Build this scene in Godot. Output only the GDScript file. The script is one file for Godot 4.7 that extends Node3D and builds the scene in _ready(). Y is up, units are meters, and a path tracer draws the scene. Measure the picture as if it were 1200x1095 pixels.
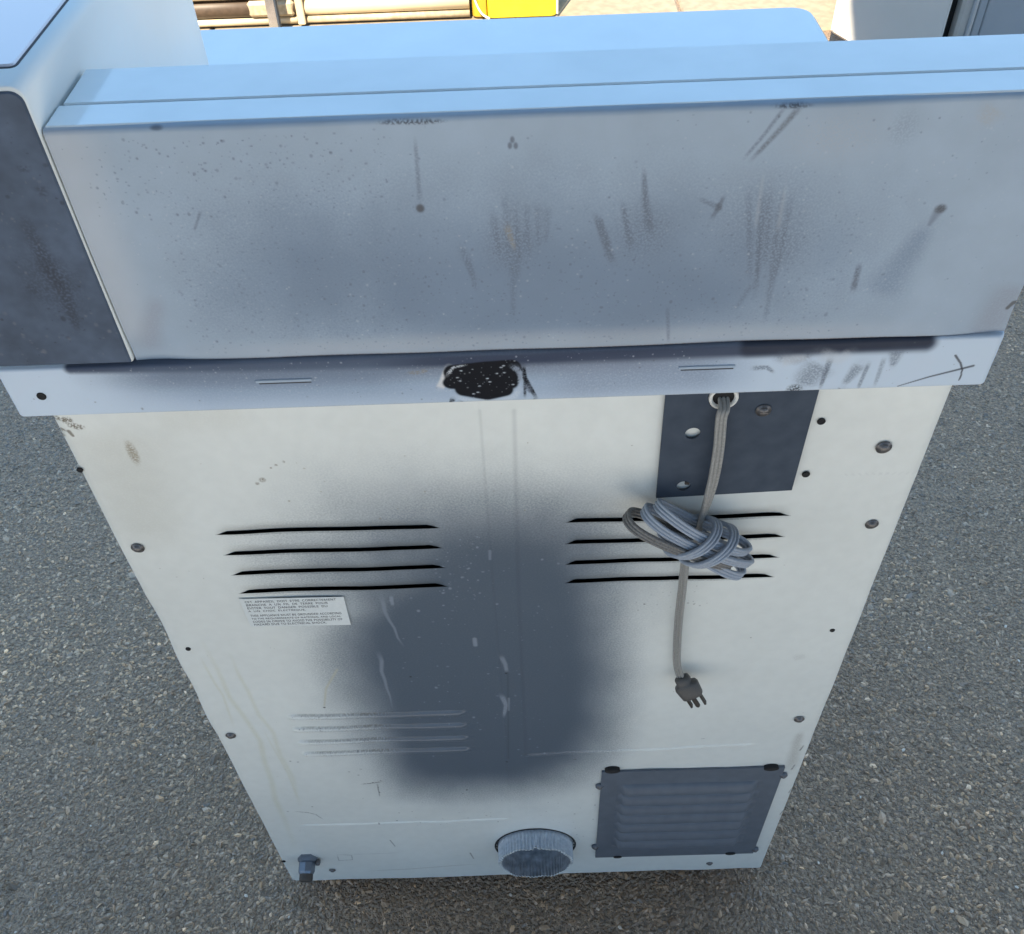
extends Node3D
# An old clothes dryer seen from behind and above, standing in the shade on worn asphalt;
# other appliances and a yellow tote stand in the sun beyond it.
var used := {}
var M := {}

func _ready():
	setup_light()
	make_materials()
	build_setting()
	build_dryer()
	build_background()

# ---------------------------------------------------------------- light, sky, camera
func setup_light():
	var cam := Camera3D.new(); cam.name = "camera"
	cam.transform = Transform3D(Basis(Vector3(0.99939, -0.03150, 0.01523), Vector3(0.03275, 0.69088, -0.72223), Vector3(0.01223, 0.72229, 0.69149)).orthonormalized(), Vector3(0.014, 1.2356, 0.4616))
	cam.fov = 51.78; cam.near = 0.02; cam.far = 200.0
	add_child(cam); cam.current = true
	var sm := ProceduralSkyMaterial.new()
	sm.sky_top_color = Color(0.50, 0.70, 0.89); sm.sky_horizon_color = Color(0.92, 0.94, 0.95); sm.sky_curve = 0.16
	sm.ground_bottom_color = Color(0.30, 0.29, 0.27); sm.ground_horizon_color = Color(0.5, 0.5, 0.5)
	sm.sun_angle_max = 1.0
	var sky := Sky.new(); sky.sky_material = sm
	var env := Environment.new()
	env.background_mode = Environment.BG_SKY; env.sky = sky
	env.background_energy_multiplier = 0.80
	env.tonemap_mode = Environment.TONE_MAPPER_LINEAR
	env.tonemap_exposure = 3.0
	env.sdfgi_enabled = true; env.ssao_enabled = true; env.ssil_enabled = true
	var we := WorldEnvironment.new(); we.name = "world_environment"; we.environment = env; add_child(we)
	var sun := DirectionalLight3D.new(); sun.name = "sun"
	sun.light_energy = 1.6; sun.light_color = Color(1.0, 0.93, 0.82); sun.light_angular_distance = 0.5; sun.shadow_enabled = true
	add_child(sun)
	sun.look_at_from_position(Vector3.ZERO, Vector3(0.35, -1.28, -.98), Vector3.UP)

# ---------------------------------------------------------------- naming helpers
func numbered(n: String) -> String:
	var k = used.get(n, 0); used[n] = k + 1
	return n if k == 0 else "%s_%03d" % [n, k]

func tag(o: Node, label := "", category := "", group := "", kind := ""):
	if label: o.set_meta("label", label)
	if category: o.set_meta("category", category)
	if group: o.set_meta("group", group)
	if kind: o.set_meta("kind", kind)

func thing(n: String, label: String, category: String, at := Vector3.ZERO, turn := 0.0, group := "") -> Node3D:
	var o := Node3D.new(); o.name = numbered(n); add_child(o, true)
	o.position = at; o.rotation.y = turn; tag(o, label, category, group)
	return o

func inst(n: String, mesh: Mesh, mat: Material, parent: Node) -> MeshInstance3D:
	var o := MeshInstance3D.new()
	o.name = numbered(n) if parent == self else n
	o.mesh = mesh
	if mat: o.material_override = mat
	parent.add_child(o, true)
	return o

# ---------------------------------------------------------------- mesh helpers
func st_new() -> SurfaceTool:
	var st := SurfaceTool.new(); st.begin(Mesh.PRIMITIVE_TRIANGLES); st.set_smooth_group(-1); return st

func done(st: SurfaceTool) -> ArrayMesh:
	st.generate_normals(); return st.commit()

func quad(st: SurfaceTool, a: Vector3, b: Vector3, c: Vector3, d: Vector3):  # clockwise seen from outside
	st.add_vertex(a); st.add_vertex(b); st.add_vertex(c); st.add_vertex(a); st.add_vertex(c); st.add_vertex(d)

func tri_out(st: SurfaceTool, a: Vector3, b: Vector3, c: Vector3, inside: Vector3):
	if (b - a).cross(c - a).dot((a + b + c) / 3.0 - inside) > 0.0: st.add_vertex(a); st.add_vertex(c); st.add_vertex(b)
	else: st.add_vertex(a); st.add_vertex(b); st.add_vertex(c)

func cbox(st: SurfaceTool, c: Vector3, s: Vector3, bev := 0.002):   # box with chamfered edges
	var h := s * 0.5; var b: float = min(bev, min(h.x, min(h.y, h.z)) * 0.49)
	var v := func(sx, sy, sz, ax): 
		var p := Vector3(sx * (h.x - b), sy * (h.y - b), sz * (h.z - b))
		if ax == 0: p.x = sx * h.x
		elif ax == 1: p.y = sy * h.y
		else: p.z = sz * h.z
		return c + p
	var sg := [-1.0, 1.0]
	for s1 in sg:
		var f := [[v.call(s1, -1, -1, 0), v.call(s1, 1, -1, 0), v.call(s1, 1, 1, 0), v.call(s1, -1, 1, 0)],
			[v.call(-1, s1, -1, 1), v.call(1, s1, -1, 1), v.call(1, s1, 1, 1), v.call(-1, s1, 1, 1)],
			[v.call(-1, -1, s1, 2), v.call(1, -1, s1, 2), v.call(1, 1, s1, 2), v.call(-1, 1, s1, 2)]]
		for q in f: tri_out(st, q[0], q[1], q[2], c); tri_out(st, q[0], q[2], q[3], c)
		for s2 in sg:
			var e := [[v.call(s1, s2, -1, 0), v.call(s1, s2, 1, 0), v.call(s1, s2, 1, 1), v.call(s1, s2, -1, 1)],
				[v.call(s1, -1, s2, 0), v.call(s1, 1, s2, 0), v.call(s1, 1, s2, 2), v.call(s1, -1, s2, 2)],
				[v.call(-1, s1, s2, 1), v.call(1, s1, s2, 1), v.call(1, s1, s2, 2), v.call(-1, s1, s2, 2)]]
			for q in e: tri_out(st, q[0], q[1], q[2], c); tri_out(st, q[0], q[2], q[3], c)
			for s3 in sg: tri_out(st, v.call(s1, s2, s3, 0), v.call(s1, s2, s3, 1), v.call(s1, s2, s3, 2), c)

func box_mesh(c: Vector3, s: Vector3, bev := 0.002) -> ArrayMesh:
	var st := st_new(); cbox(st, c, s, bev); return done(st)

func round_rect(x0: float, y0: float, x1: float, y1: float, r: Array, n := 6) -> PackedVector2Array:   # counter-clockwise from lower left; r = radii of LL, LR, UR, UL
	var out := PackedVector2Array()
	var cs := [Vector2(x0 + r[0], y0 + r[0]), Vector2(x1 - r[1], y0 + r[1]), Vector2(x1 - r[2], y1 - r[2]), Vector2(x0 + r[3], y1 - r[3])]
	for k in 4:
		for i in n + 1:
			var a: float = PI + k * PI * 0.5 + PI * 0.5 * i / n
			out.append(cs[k] + Vector2(cos(a), sin(a)) * r[k])
	return out

func inset_poly(p: PackedVector2Array, d: float) -> PackedVector2Array:
	var out := PackedVector2Array(); var n := p.size()
	for i in n:
		var a := p[(i + n - 1) % n]; var b := p[i]; var c := p[(i + 1) % n]
		var e1 := (b - a); var e2 := (c - b)
		if e1.length() < 1e-7: e1 = e2
		if e2.length() < 1e-7: e2 = e1
		var n1 := Vector2(-e1.y, e1.x).normalized(); var n2 := Vector2(-e2.y, e2.x).normalized()
		var m := n1 + n2
		out.append(b + m / max(m.length_squared() * 0.5, 0.3) * d)
	return out

# extrudes a counter-clockwise outline (local x,y) from z0 to z1 with bevelled ends, then maps it with xf
func extrude(st: SurfaceTool, outline: PackedVector2Array, z0: float, z1: float, bev: float, xf := Transform3D.IDENTITY):
	var rings := []
	var inn := inset_poly(outline, bev)
	rings.append([inn, z0]); rings.append([outline, z0 + bev]); rings.append([outline, z1 - bev]); rings.append([inn, z1])
	var n := outline.size()
	for k in 3:
		for i in n:
			var j := (i + 1) % n
			var a: Vector2 = rings[k][0][i]; var b: Vector2 = rings[k][0][j]; var c: Vector2 = rings[k + 1][0][j]; var d: Vector2 = rings[k + 1][0][i]
			var za: float = rings[k][1]; var zb: float = rings[k + 1][1]
			quad(st, xf * Vector3(a.x, a.y, za), xf * Vector3(d.x, d.y, zb), xf * Vector3(c.x, c.y, zb), xf * Vector3(b.x, b.y, za))
	var idx := Geometry2D.triangulate_polygon(inn)
	if idx.is_empty():
		for i in range(1, n - 1): idx.append_array([0, i, i + 1])
	for t in range(0, idx.size(), 3):
		var a := inn[idx[t]]; var b := inn[idx[t + 1]]; var c := inn[idx[t + 2]]
		if (b - a).cross(c - a) < 0.0: var tmp := b; b = c; c = tmp
		st.add_vertex(xf * Vector3(a.x, a.y, z1)); st.add_vertex(xf * Vector3(c.x, c.y, z1)); st.add_vertex(xf * Vector3(b.x, b.y, z1))
		st.add_vertex(xf * Vector3(a.x, a.y, z0)); st.add_vertex(xf * Vector3(b.x, b.y, z0)); st.add_vertex(xf * Vector3(c.x, c.y, z0))

func plate(outline: PackedVector2Array, z0: float, z1: float, bev := 0.0006, xf := Transform3D.IDENTITY) -> ArrayMesh:
	var st := st_new(); st.set_smooth_group(-1); extrude(st, outline, z0, z1, bev, xf); return done(st)

# lathe: profile of (radius, height) swept round local y
func lathe(st: SurfaceTool, prof: Array, n: int, xf := Transform3D.IDENTITY, smooth := true):
	st.set_smooth_group(0 if smooth else -1)
	for k in prof.size() - 1:
		for i in n:
			var a := TAU * i / n; var b := TAU * (i + 1) / n
			var p: Vector2 = prof[k]; var q: Vector2 = prof[k + 1]
			quad(st, xf * Vector3(cos(a) * p.x, p.y, sin(a) * p.x), xf * Vector3(cos(b) * p.x, p.y, sin(b) * p.x), xf * Vector3(cos(b) * q.x, q.y, sin(b) * q.x), xf * Vector3(cos(a) * q.x, q.y, sin(a) * q.x))
	st.set_smooth_group(-1)

# sheet over (x,y) at given grid lines; z from the callable; keep says which cells are in it
func sheet(xs: PackedFloat32Array, ys: PackedFloat32Array, zf: Callable, keep: Callable, x0: float, y1: float, w: float, h: float) -> ArrayMesh:
	var st := SurfaceTool.new(); st.begin(Mesh.PRIMITIVE_TRIANGLES); st.set_smooth_group(0)
	var nx := xs.size(); var ny := ys.size()
	var at := {}
	var count := 0
	var cells := []
	for j in ny - 1:
		for i in nx - 1:
			if keep.call((xs[i] + xs[i + 1]) * 0.5, (ys[j] + ys[j + 1]) * 0.5): cells.append(Vector2i(i, j))
	for c in cells:
		for o in [Vector2i(0, 0), Vector2i(1, 0), Vector2i(1, 1), Vector2i(0, 1)]:
			var k: Vector2i = c + o
			if not at.has(k):
				at[k] = count; count += 1
				st.set_uv(Vector2((xs[k.x] - x0) / w, (y1 - ys[k.y]) / h))
				st.add_vertex(Vector3(xs[k.x], ys[k.y], zf.call(xs[k.x], ys[k.y])))
	for c in cells:
		var a: int = at[c]; var b: int = at[c + Vector2i(1, 0)]; var d: int = at[c + Vector2i(1, 1)]; var e: int = at[c + Vector2i(0, 1)]
		for q in [a, d, b, a, e, d]: st.add_index(q)
	st.generate_normals()
	return st.commit()

func lines(a: float, b: float, step: float, extra: Array) -> PackedFloat32Array:
	var l := []
	var n := int(ceil((b - a) / step))
	for i in n + 1: l.append(a + (b - a) * i / n)
	for e in extra: if e > a and e < b: l.append(e)
	l.sort()
	var out := PackedFloat32Array()
	for v in l: if out.is_empty() or v - out[-1] > 0.00004: out.append(v)
	return out

func ss(a: float, b: float, x: float) -> float:
	var t := clampf((x - a) / (b - a), 0.0, 1.0); return t * t * (3.0 - 2.0 * t)

# ---------------------------------------------------------------- painted sheet metal (colour textures, linear values inside)
class Canvas:
	var w: int; var h: int; var x0: float; var y1: float; var ppm: float
	var r: PackedFloat32Array; var g: PackedFloat32Array; var b: PackedFloat32Array
	var nz: PackedByteArray
	var rng := RandomNumberGenerator.new()
	func _init(ax0: float, ay0: float, ax1: float, ay1: float, appm: float, base: Color, sd: int):
		x0 = ax0; y1 = ay1; ppm = appm; w = int((ax1 - ax0) * ppm); h = int((ay1 - ay0) * ppm)
		r.resize(w * h); g.resize(w * h); b.resize(w * h); r.fill(base.r); g.fill(base.g); b.fill(base.b)
		rng.seed = sd
		var n := FastNoiseLite.new(); n.seed = sd; n.noise_type = FastNoiseLite.TYPE_SIMPLEX_SMOOTH; n.frequency = 0.33; n.fractal_octaves = 2
		nz = n.get_image(w, h, false, false, true).get_data()
	func put(i: int, c: Color, a: float):
		r[i] += (c.r - r[i]) * a; g[i] += (c.g - g[i]) * a; b[i] += (c.b - b[i]) * a
	# a soft stroke through points (metres), width w0 to w1, grain = how much the fine noise breaks it up
	func stroke(pts: Array, w0: float, w1: float, c: Color, alpha: float, soft: float, grain := 0.0):
		var total := pts.size() - 1
		var lo := Vector2(1e9, 1e9); var hi := -lo; var P := []
		for p in pts:
			var q: Vector2 = (p - Vector2(x0, y1)) * Vector2(ppm, -ppm); P.append(q); lo = lo.min(q); hi = hi.max(q)
		var big: float = max(w0, w1) * ppm * (1.0 + soft) + 1.0
		var ax := maxi(0, int(lo.x - big)); var ay := maxi(0, int(lo.y - big)); var bx := mini(w - 1, int(hi.x + big) + 1); var by := mini(h - 1, int(hi.y + big) + 1)
		if bx < ax or by < ay: return
		var bw := bx - ax + 1
		var buf := PackedFloat32Array(); buf.resize(bw * (by - ay + 1))
		for k in total:
			var p: Vector2 = P[k]; var q: Vector2 = P[k + 1]
			var f0 := float(k) / total; var f1 := float(k + 1) / total
			var wa: float = lerpf(w0, w1, f0) * ppm; var wb: float = lerpf(w0, w1, f1) * ppm
			var m: float = max(wa, wb) * (1.0 + soft) + 1.0
			var d := q - p; var l2: float = max(d.length_squared(), 1e-6)
			for y in range(maxi(ay, int(min(p.y, q.y) - m)), mini(by, int(max(p.y, q.y) + m) + 1) + 1):
				for x in range(maxi(ax, int(min(p.x, q.x) - m)), mini(bx, int(max(p.x, q.x) + m) + 1) + 1):
					var v := Vector2(x, y) - p
					var t := clampf(v.dot(d) / l2, 0.0, 1.0)
					var e: float = (v - d * t).length() / max(lerpf(wa, wb, t), 0.3)
					var al: float = clampf((1.0 + soft - e) / max(2.0 * soft, 0.02), 0.0, 1.0)
					if al <= 0.0: continue
					al = al * al * (3.0 - 2.0 * al)
					if grain > 0.0:
						var f := lerpf(f0, f1, t); al *= minf(minf(f, 1.0 - f) * 5.0 + 0.15, 1.0)
					var i := (y - ay) * bw + x - ax
					if al > buf[i]: buf[i] = al
		for y in range(ay, by + 1):
			for x in range(ax, bx + 1):
				var al := buf[(y - ay) * bw + x - ax]
				if al <= 0.0: continue
				if grain > 0.0: al *= clampf(1.0 + ((nz[y * w + x] / 255.0) - 0.5) * 3.2 * grain - grain * 0.3, 0.0, 1.0)
				put(y * w + x, c, al * alpha)
	func blob(p: Vector2, rx: float, ry: float, c: Color, alpha: float, soft := 0.5, grain := 0.0):
		var ctr := (p - Vector2(x0, y1)) * Vector2(ppm, -ppm); var ax := rx * ppm; var ay := ry * ppm; var m := 1.0 + soft
		for y in range(max(0, int(ctr.y - ay * m)), min(h, int(ctr.y + ay * m) + 2)):
			for x in range(max(0, int(ctr.x - ax * m)), min(w, int(ctr.x + ax * m) + 2)):
				var e := Vector2((x - ctr.x) / ax, (y - ctr.y) / ay).length()
				var a := clampf((m - e) / (2.0 * soft), 0.0, 1.0)
				if a <= 0.0: continue
				a = a * a * (3.0 - 2.0 * a)
				if grain > 0.0: a *= clampf(1.0 + ((nz[y * w + x] / 255.0) - 0.5) * 5.0 * grain - grain * 0.4, 0.0, 1.0)
				put(y * w + x, c, a * alpha)
	func specks(n: int, x_a: float, y_a: float, x_b: float, y_b: float, s0: float, s1: float, c: Color, alpha: float):
		for k in n:
			var p := Vector2(rng.randf_range(x_a, x_b), rng.randf_range(y_a, y_b))
			var s := s0 + (s1 - s0) * pow(rng.randf(), 3.0)
			blob(p, s, s * rng.randf_range(0.7, 1.3), c, alpha * rng.randf_range(0.4, 1.0), 0.4)
	# sprayed area: mask between an inner (full) and an outer (none) outline, grainy at its edge
	func spray(inner: PackedVector2Array, outer: PackedVector2Array, c: Color, strength := 1.0, gamma := 1.0, grain := 0.16):
		var S := 8; var lw := w / S + 2; var lh := h / S + 2
		var low := PackedFloat32Array(); low.resize(lw * lh)
		for j in lh:
			for i in lw:
				var p := Vector2(x0 + i * S / ppm, y1 - j * S / ppm)
				var v := 0.0
				if Geometry2D.is_point_in_polygon(p, inner): v = 1.0
				elif Geometry2D.is_point_in_polygon(p, outer):
					var di := edge(p, inner); var d2 := edge(p, outer)
					v = d2 / max(di + d2, 1e-6); v = lerpf(v, v * v * (3.0 - 2.0 * v), 0.5)
				low[j * lw + i] = v
		for pass_ in 2:
			var cp := low.duplicate()
			for j in range(1, lh - 1):
				for i in range(1, lw - 1):
					var q := j * lw + i
					low[q] = (cp[q] * 2.0 + cp[q - 1] + cp[q + 1] + cp[q - lw] + cp[q + lw]) / 6.0
		var wn := FastNoiseLite.new(); wn.seed = int(c.r * 1e5); wn.frequency = 22.0; wn.fractal_octaves = 3
		for j in lh:
			for i in lw:
				var q := j * lw + i; var lv := low[q]
				if lv > 0.0 and lv < 1.0: low[q] = clampf(lv + wn.get_noise_2d(x0 + i * S / ppm, (y1 - j * S / ppm) * .6) * .65 * lv * (1.0 - lv), 0.0, 1.0)
		for y in h:
			var fy := float(y) / S; var j := int(fy); var ty := fy - j
			for x in w:
				var fx := float(x) / S; var i := int(fx); var q := j * lw + i
				var m00 := low[q]; var m10 := low[q + 1]; var m01 := low[q + lw]; var m11 := low[q + lw + 1]
				if m00 + m10 + m01 + m11 <= 0.0: continue
				var tx := fx - i
				var m := (m00 * (1.0 - tx) + m10 * tx) * (1.0 - ty) + (m01 * (1.0 - tx) + m11 * tx) * ty
				m = pow(m, gamma)
				m = clampf(m + (nz[y * w + x] / 255.0 - 0.5) * grain * 4.0 * min(m * 3.0, 1.0) * (1.25 - m), 0.0, 1.0) * strength
				var k := y * w + x
				r[k] += (c.r - r[k]) * m; g[k] += (c.g - g[k]) * m; b[k] += (c.b - b[k]) * m
	func edge(p: Vector2, poly: PackedVector2Array) -> float:
		var best := 1e9
		for k in poly.size():
			best = min(best, p.distance_squared_to(Geometry2D.get_closest_point_to_segment(p, poly[k], poly[(k + 1) % poly.size()])))
		return sqrt(best)
	func mottle(freq: float, amount: float, sd: int):
		var n := FastNoiseLite.new(); n.seed = sd; n.frequency = freq / ppm; n.fractal_octaves = 4
		var d := n.get_image(w, h, false, false, true).get_data()
		for k in w * h:
			var f := 1.0 + (d[k] / 255.0 - 0.5) * 2.0 * amount
			r[k] *= f; g[k] *= f; b[k] *= f
	func texture() -> ImageTexture:
		var lut := PackedByteArray(); lut.resize(4096)
		for i in 4096:
			var v := i / 4095.0
			lut[i] = int(clampf((1.055 * pow(v, 1.0 / 2.4) - 0.055 if v > 0.0031308 else 12.92 * v) * 255.0 + 0.5, 0, 255))
		var d := PackedByteArray(); d.resize(w * h * 3)
		for k in w * h:
			d[k * 3] = lut[int(clampf(r[k], 0, 1) * 4095)]; d[k * 3 + 1] = lut[int(clampf(g[k], 0, 1) * 4095)]; d[k * 3 + 2] = lut[int(clampf(b[k], 0, 1) * 4095)]
		var im := Image.create_from_data(w, h, false, Image.FORMAT_RGB8, d); im.generate_mipmaps()
		return ImageTexture.create_from_image(im)

# ---------------------------------------------------------------- materials
func lin(r: float, g: float, b: float) -> Color: return Color(r, g, b).linear_to_srgb()

func mat(c: Color, rough: float, metal := 0.0, spec := 0.5) -> StandardMaterial3D:
	var m := StandardMaterial3D.new(); m.albedo_color = c; m.roughness = rough; m.metallic = metal; m.metallic_specular = spec
	return m

func noise_tex(freq: float, sd: int, lo: Color, hi: Color, size := 512, oct := 4, type := FastNoiseLite.TYPE_SIMPLEX_SMOOTH) -> NoiseTexture2D:
	var n := FastNoiseLite.new(); n.seed = sd; n.frequency = freq; n.fractal_octaves = oct; n.noise_type = type
	var t := NoiseTexture2D.new(); t.width = size; t.height = size; t.seamless = true; t.noise = n
	var g := Gradient.new(); g.set_color(0, lo); g.set_color(1, hi); t.color_ramp = g
	return t

func mottled(lo: Color, hi: Color, freq: float, sd: int, scale: float, rough: float, metal := 0.0) -> StandardMaterial3D:
	var m := mat(Color.WHITE, rough, metal)
	m.albedo_texture = noise_tex(freq, sd, lo, hi); m.uv1_triplanar = true; m.uv1_world_triplanar = true; m.uv1_scale = Vector3.ONE * scale
	return m

func make_materials():
	M.enamel = mottled(lin(.645, .70, .72), lin(.70, .76, .78), .010, 3, 2.0, .2); M.enamel.metallic_specular = 0.55
	M.strip = mottled(lin(.63, .69, .71), lin(.72, .78, .80), .008, 4, 3.0, .09)
	M.glass_white = mat(lin(.6, .6, .66), .04, 0.0, .8)
	M.dark_sheet = mottled(lin(.09, .105, .13), lin(.12, .135, .16), .02, 5, 6.0, .45)
	M.plate = mottled(lin(.045, .06, .085), lin(.066, .084, .112), .02, 6, 5.0, .55); M.plate.metallic_specular = .25
	M.vent = mottled(lin(.095, .115, .145), lin(.125, .148, .18), .02, 46, 5.0, .5)
	M.edge = mottled(lin(.22, .20, .17), lin(.5, .5, .48), .05, 47, 60.0, .5)
	M.lip = mat(lin(.33, .41, .50), .5)
	M.duct_inner = mottled(lin(.20, .215, .235), lin(.62, .66, .72), .018, 48, 9.0, .6)
	M.flake = mat(lin(.66, .56, .46), .6)
	M.cord_lead = mottled(lin(.22, .22, .21), lin(.36, .36, .345), .03, 49, 25.0, .5)
	M.shell = mottled(lin(.70, .75, .75), lin(.77, .82, .82), .006, 43, 2.0, .5)
	M.end_grey = mottled(lin(.27, .31, .35), lin(.36, .40, .44), .02, 44, 5.0, .5)
	M.screw = mottled(lin(.10, .10, .11), lin(.22, .21, .2), .05, 7, 40.0, .42, .7)
	M.hole = mat(lin(.012, .012, .013), .9)
	M.liner = mat(lin(.02, .02, .022), .9)
	M.white_plastic = mat(lin(.72, .72, .68), .5)
	M.galv = mottled(lin(.42, .48, .56), lin(.70, .77, .85), .03, 8, 12.0, .42, .35)
	M.brass = mottled(lin(.10, .12, .15), lin(.30, .36, .44), .05, 9, 60.0, .4, .6)
	M.rust_pipe = mottled(lin(.05, .045, .04), lin(.12, .10, .085), .04, 10, 60.0, .7, .3)
	M.cord = mottled(lin(.25, .29, .35), lin(.36, .41, .48), .03, 11, 25.0, .42)
	M.cord_dirty = mottled(lin(.09, .085, .075), lin(.27, .27, .27), .03, 12, 30.0, .6)
	M.plug = mottled(lin(.05, .05, .05), lin(.11, .105, .10), .04, 13, 50.0, .5)
	M.prong = mat(lin(.05, .045, .04), .5, .6)
	M.sticker = mottled(lin(.62, .66, .66), lin(.68, .72, .72), .02, 14, 20.0, .5)
	M.ink = mat(lin(.045, .05, .06), .7)
	M.rubber = mat(lin(.02, .02, .02), .8)
	# asphalt
	var a := mat(Color.WHITE, .5, 0.0, .8)
	a.albedo_texture = noise_tex(.05, 21, lin(.13, .086, .054), lin(.50, .335, .20), 1024, 5)
	a.uv1_triplanar = true; a.uv1_world_triplanar = true; a.uv1_scale = Vector3.ONE * 2.3
	a.normal_enabled = true; a.normal_scale = 1.0
	var nn := FastNoiseLite.new(); nn.seed = 22; nn.frequency = .06; nn.fractal_octaves = 4; nn.noise_type = FastNoiseLite.TYPE_SIMPLEX
	var nt := NoiseTexture2D.new(); nt.width = 1024; nt.height = 1024; nt.seamless = true; nt.as_normal_map = true; nt.bump_strength = 16.0; nt.noise = nn
	a.normal_texture = nt
	M.asphalt = a
	M.stone = mat(Color.WHITE, .42, 0.0, .8); M.stone.vertex_color_use_as_albedo = true
	M.cream = mottled(lin(.55, .47, .33), lin(.66, .58, .42), .01, 31, 1.2, .35)
	M.cream_dirty = mottled(lin(.30, .25, .17), lin(.55, .47, .34), .03, 32, 3.0, .5)
	M.brown = mottled(lin(.05, .035, .025), lin(.10, .07, .05), .02, 33, 4.0, .5)
	M.chrome = mottled(lin(.45, .47, .5), lin(.62, .65, .7), .01, 34, 4.0, .25, .9)
	M.yellow = mottled(lin(.72, .55, .02), lin(.78, .62, .03), .01, 35, 2.0, .4)
	M.amber = mottled(lin(.42, .26, .02), lin(.5, .32, .03), .01, 36, 2.0, .4)
	M.concrete = mottled(lin(.22, .18, .13), lin(.34, .28, .20), .03, 37, 1.6, .85)
	M.bounce_slab = mottled(lin(.36, .365, .37), lin(.46, .465, .47), .03, 42, 1.6, .85)  # pale concrete of the slabs added for bounce
	M.white_far = mottled(lin(.66, .65, .62), lin(.72, .71, .68), .01, 38, 1.0, .35)
	M.grey_far = mottled(lin(.42, .46, .5), lin(.48, .52, .56), .01, 39, 1.0, .3)
	M.wall = mottled(lin(.28, .25, .21), lin(.36, .325, .28), .02, 40, .6, .85)
	M.roof = mottled(lin(.06, .06, .065), lin(.10, .10, .10), .02, 41, .6, .9)
	M.door = mat(lin(.12, .10, .09), .5)

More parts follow.
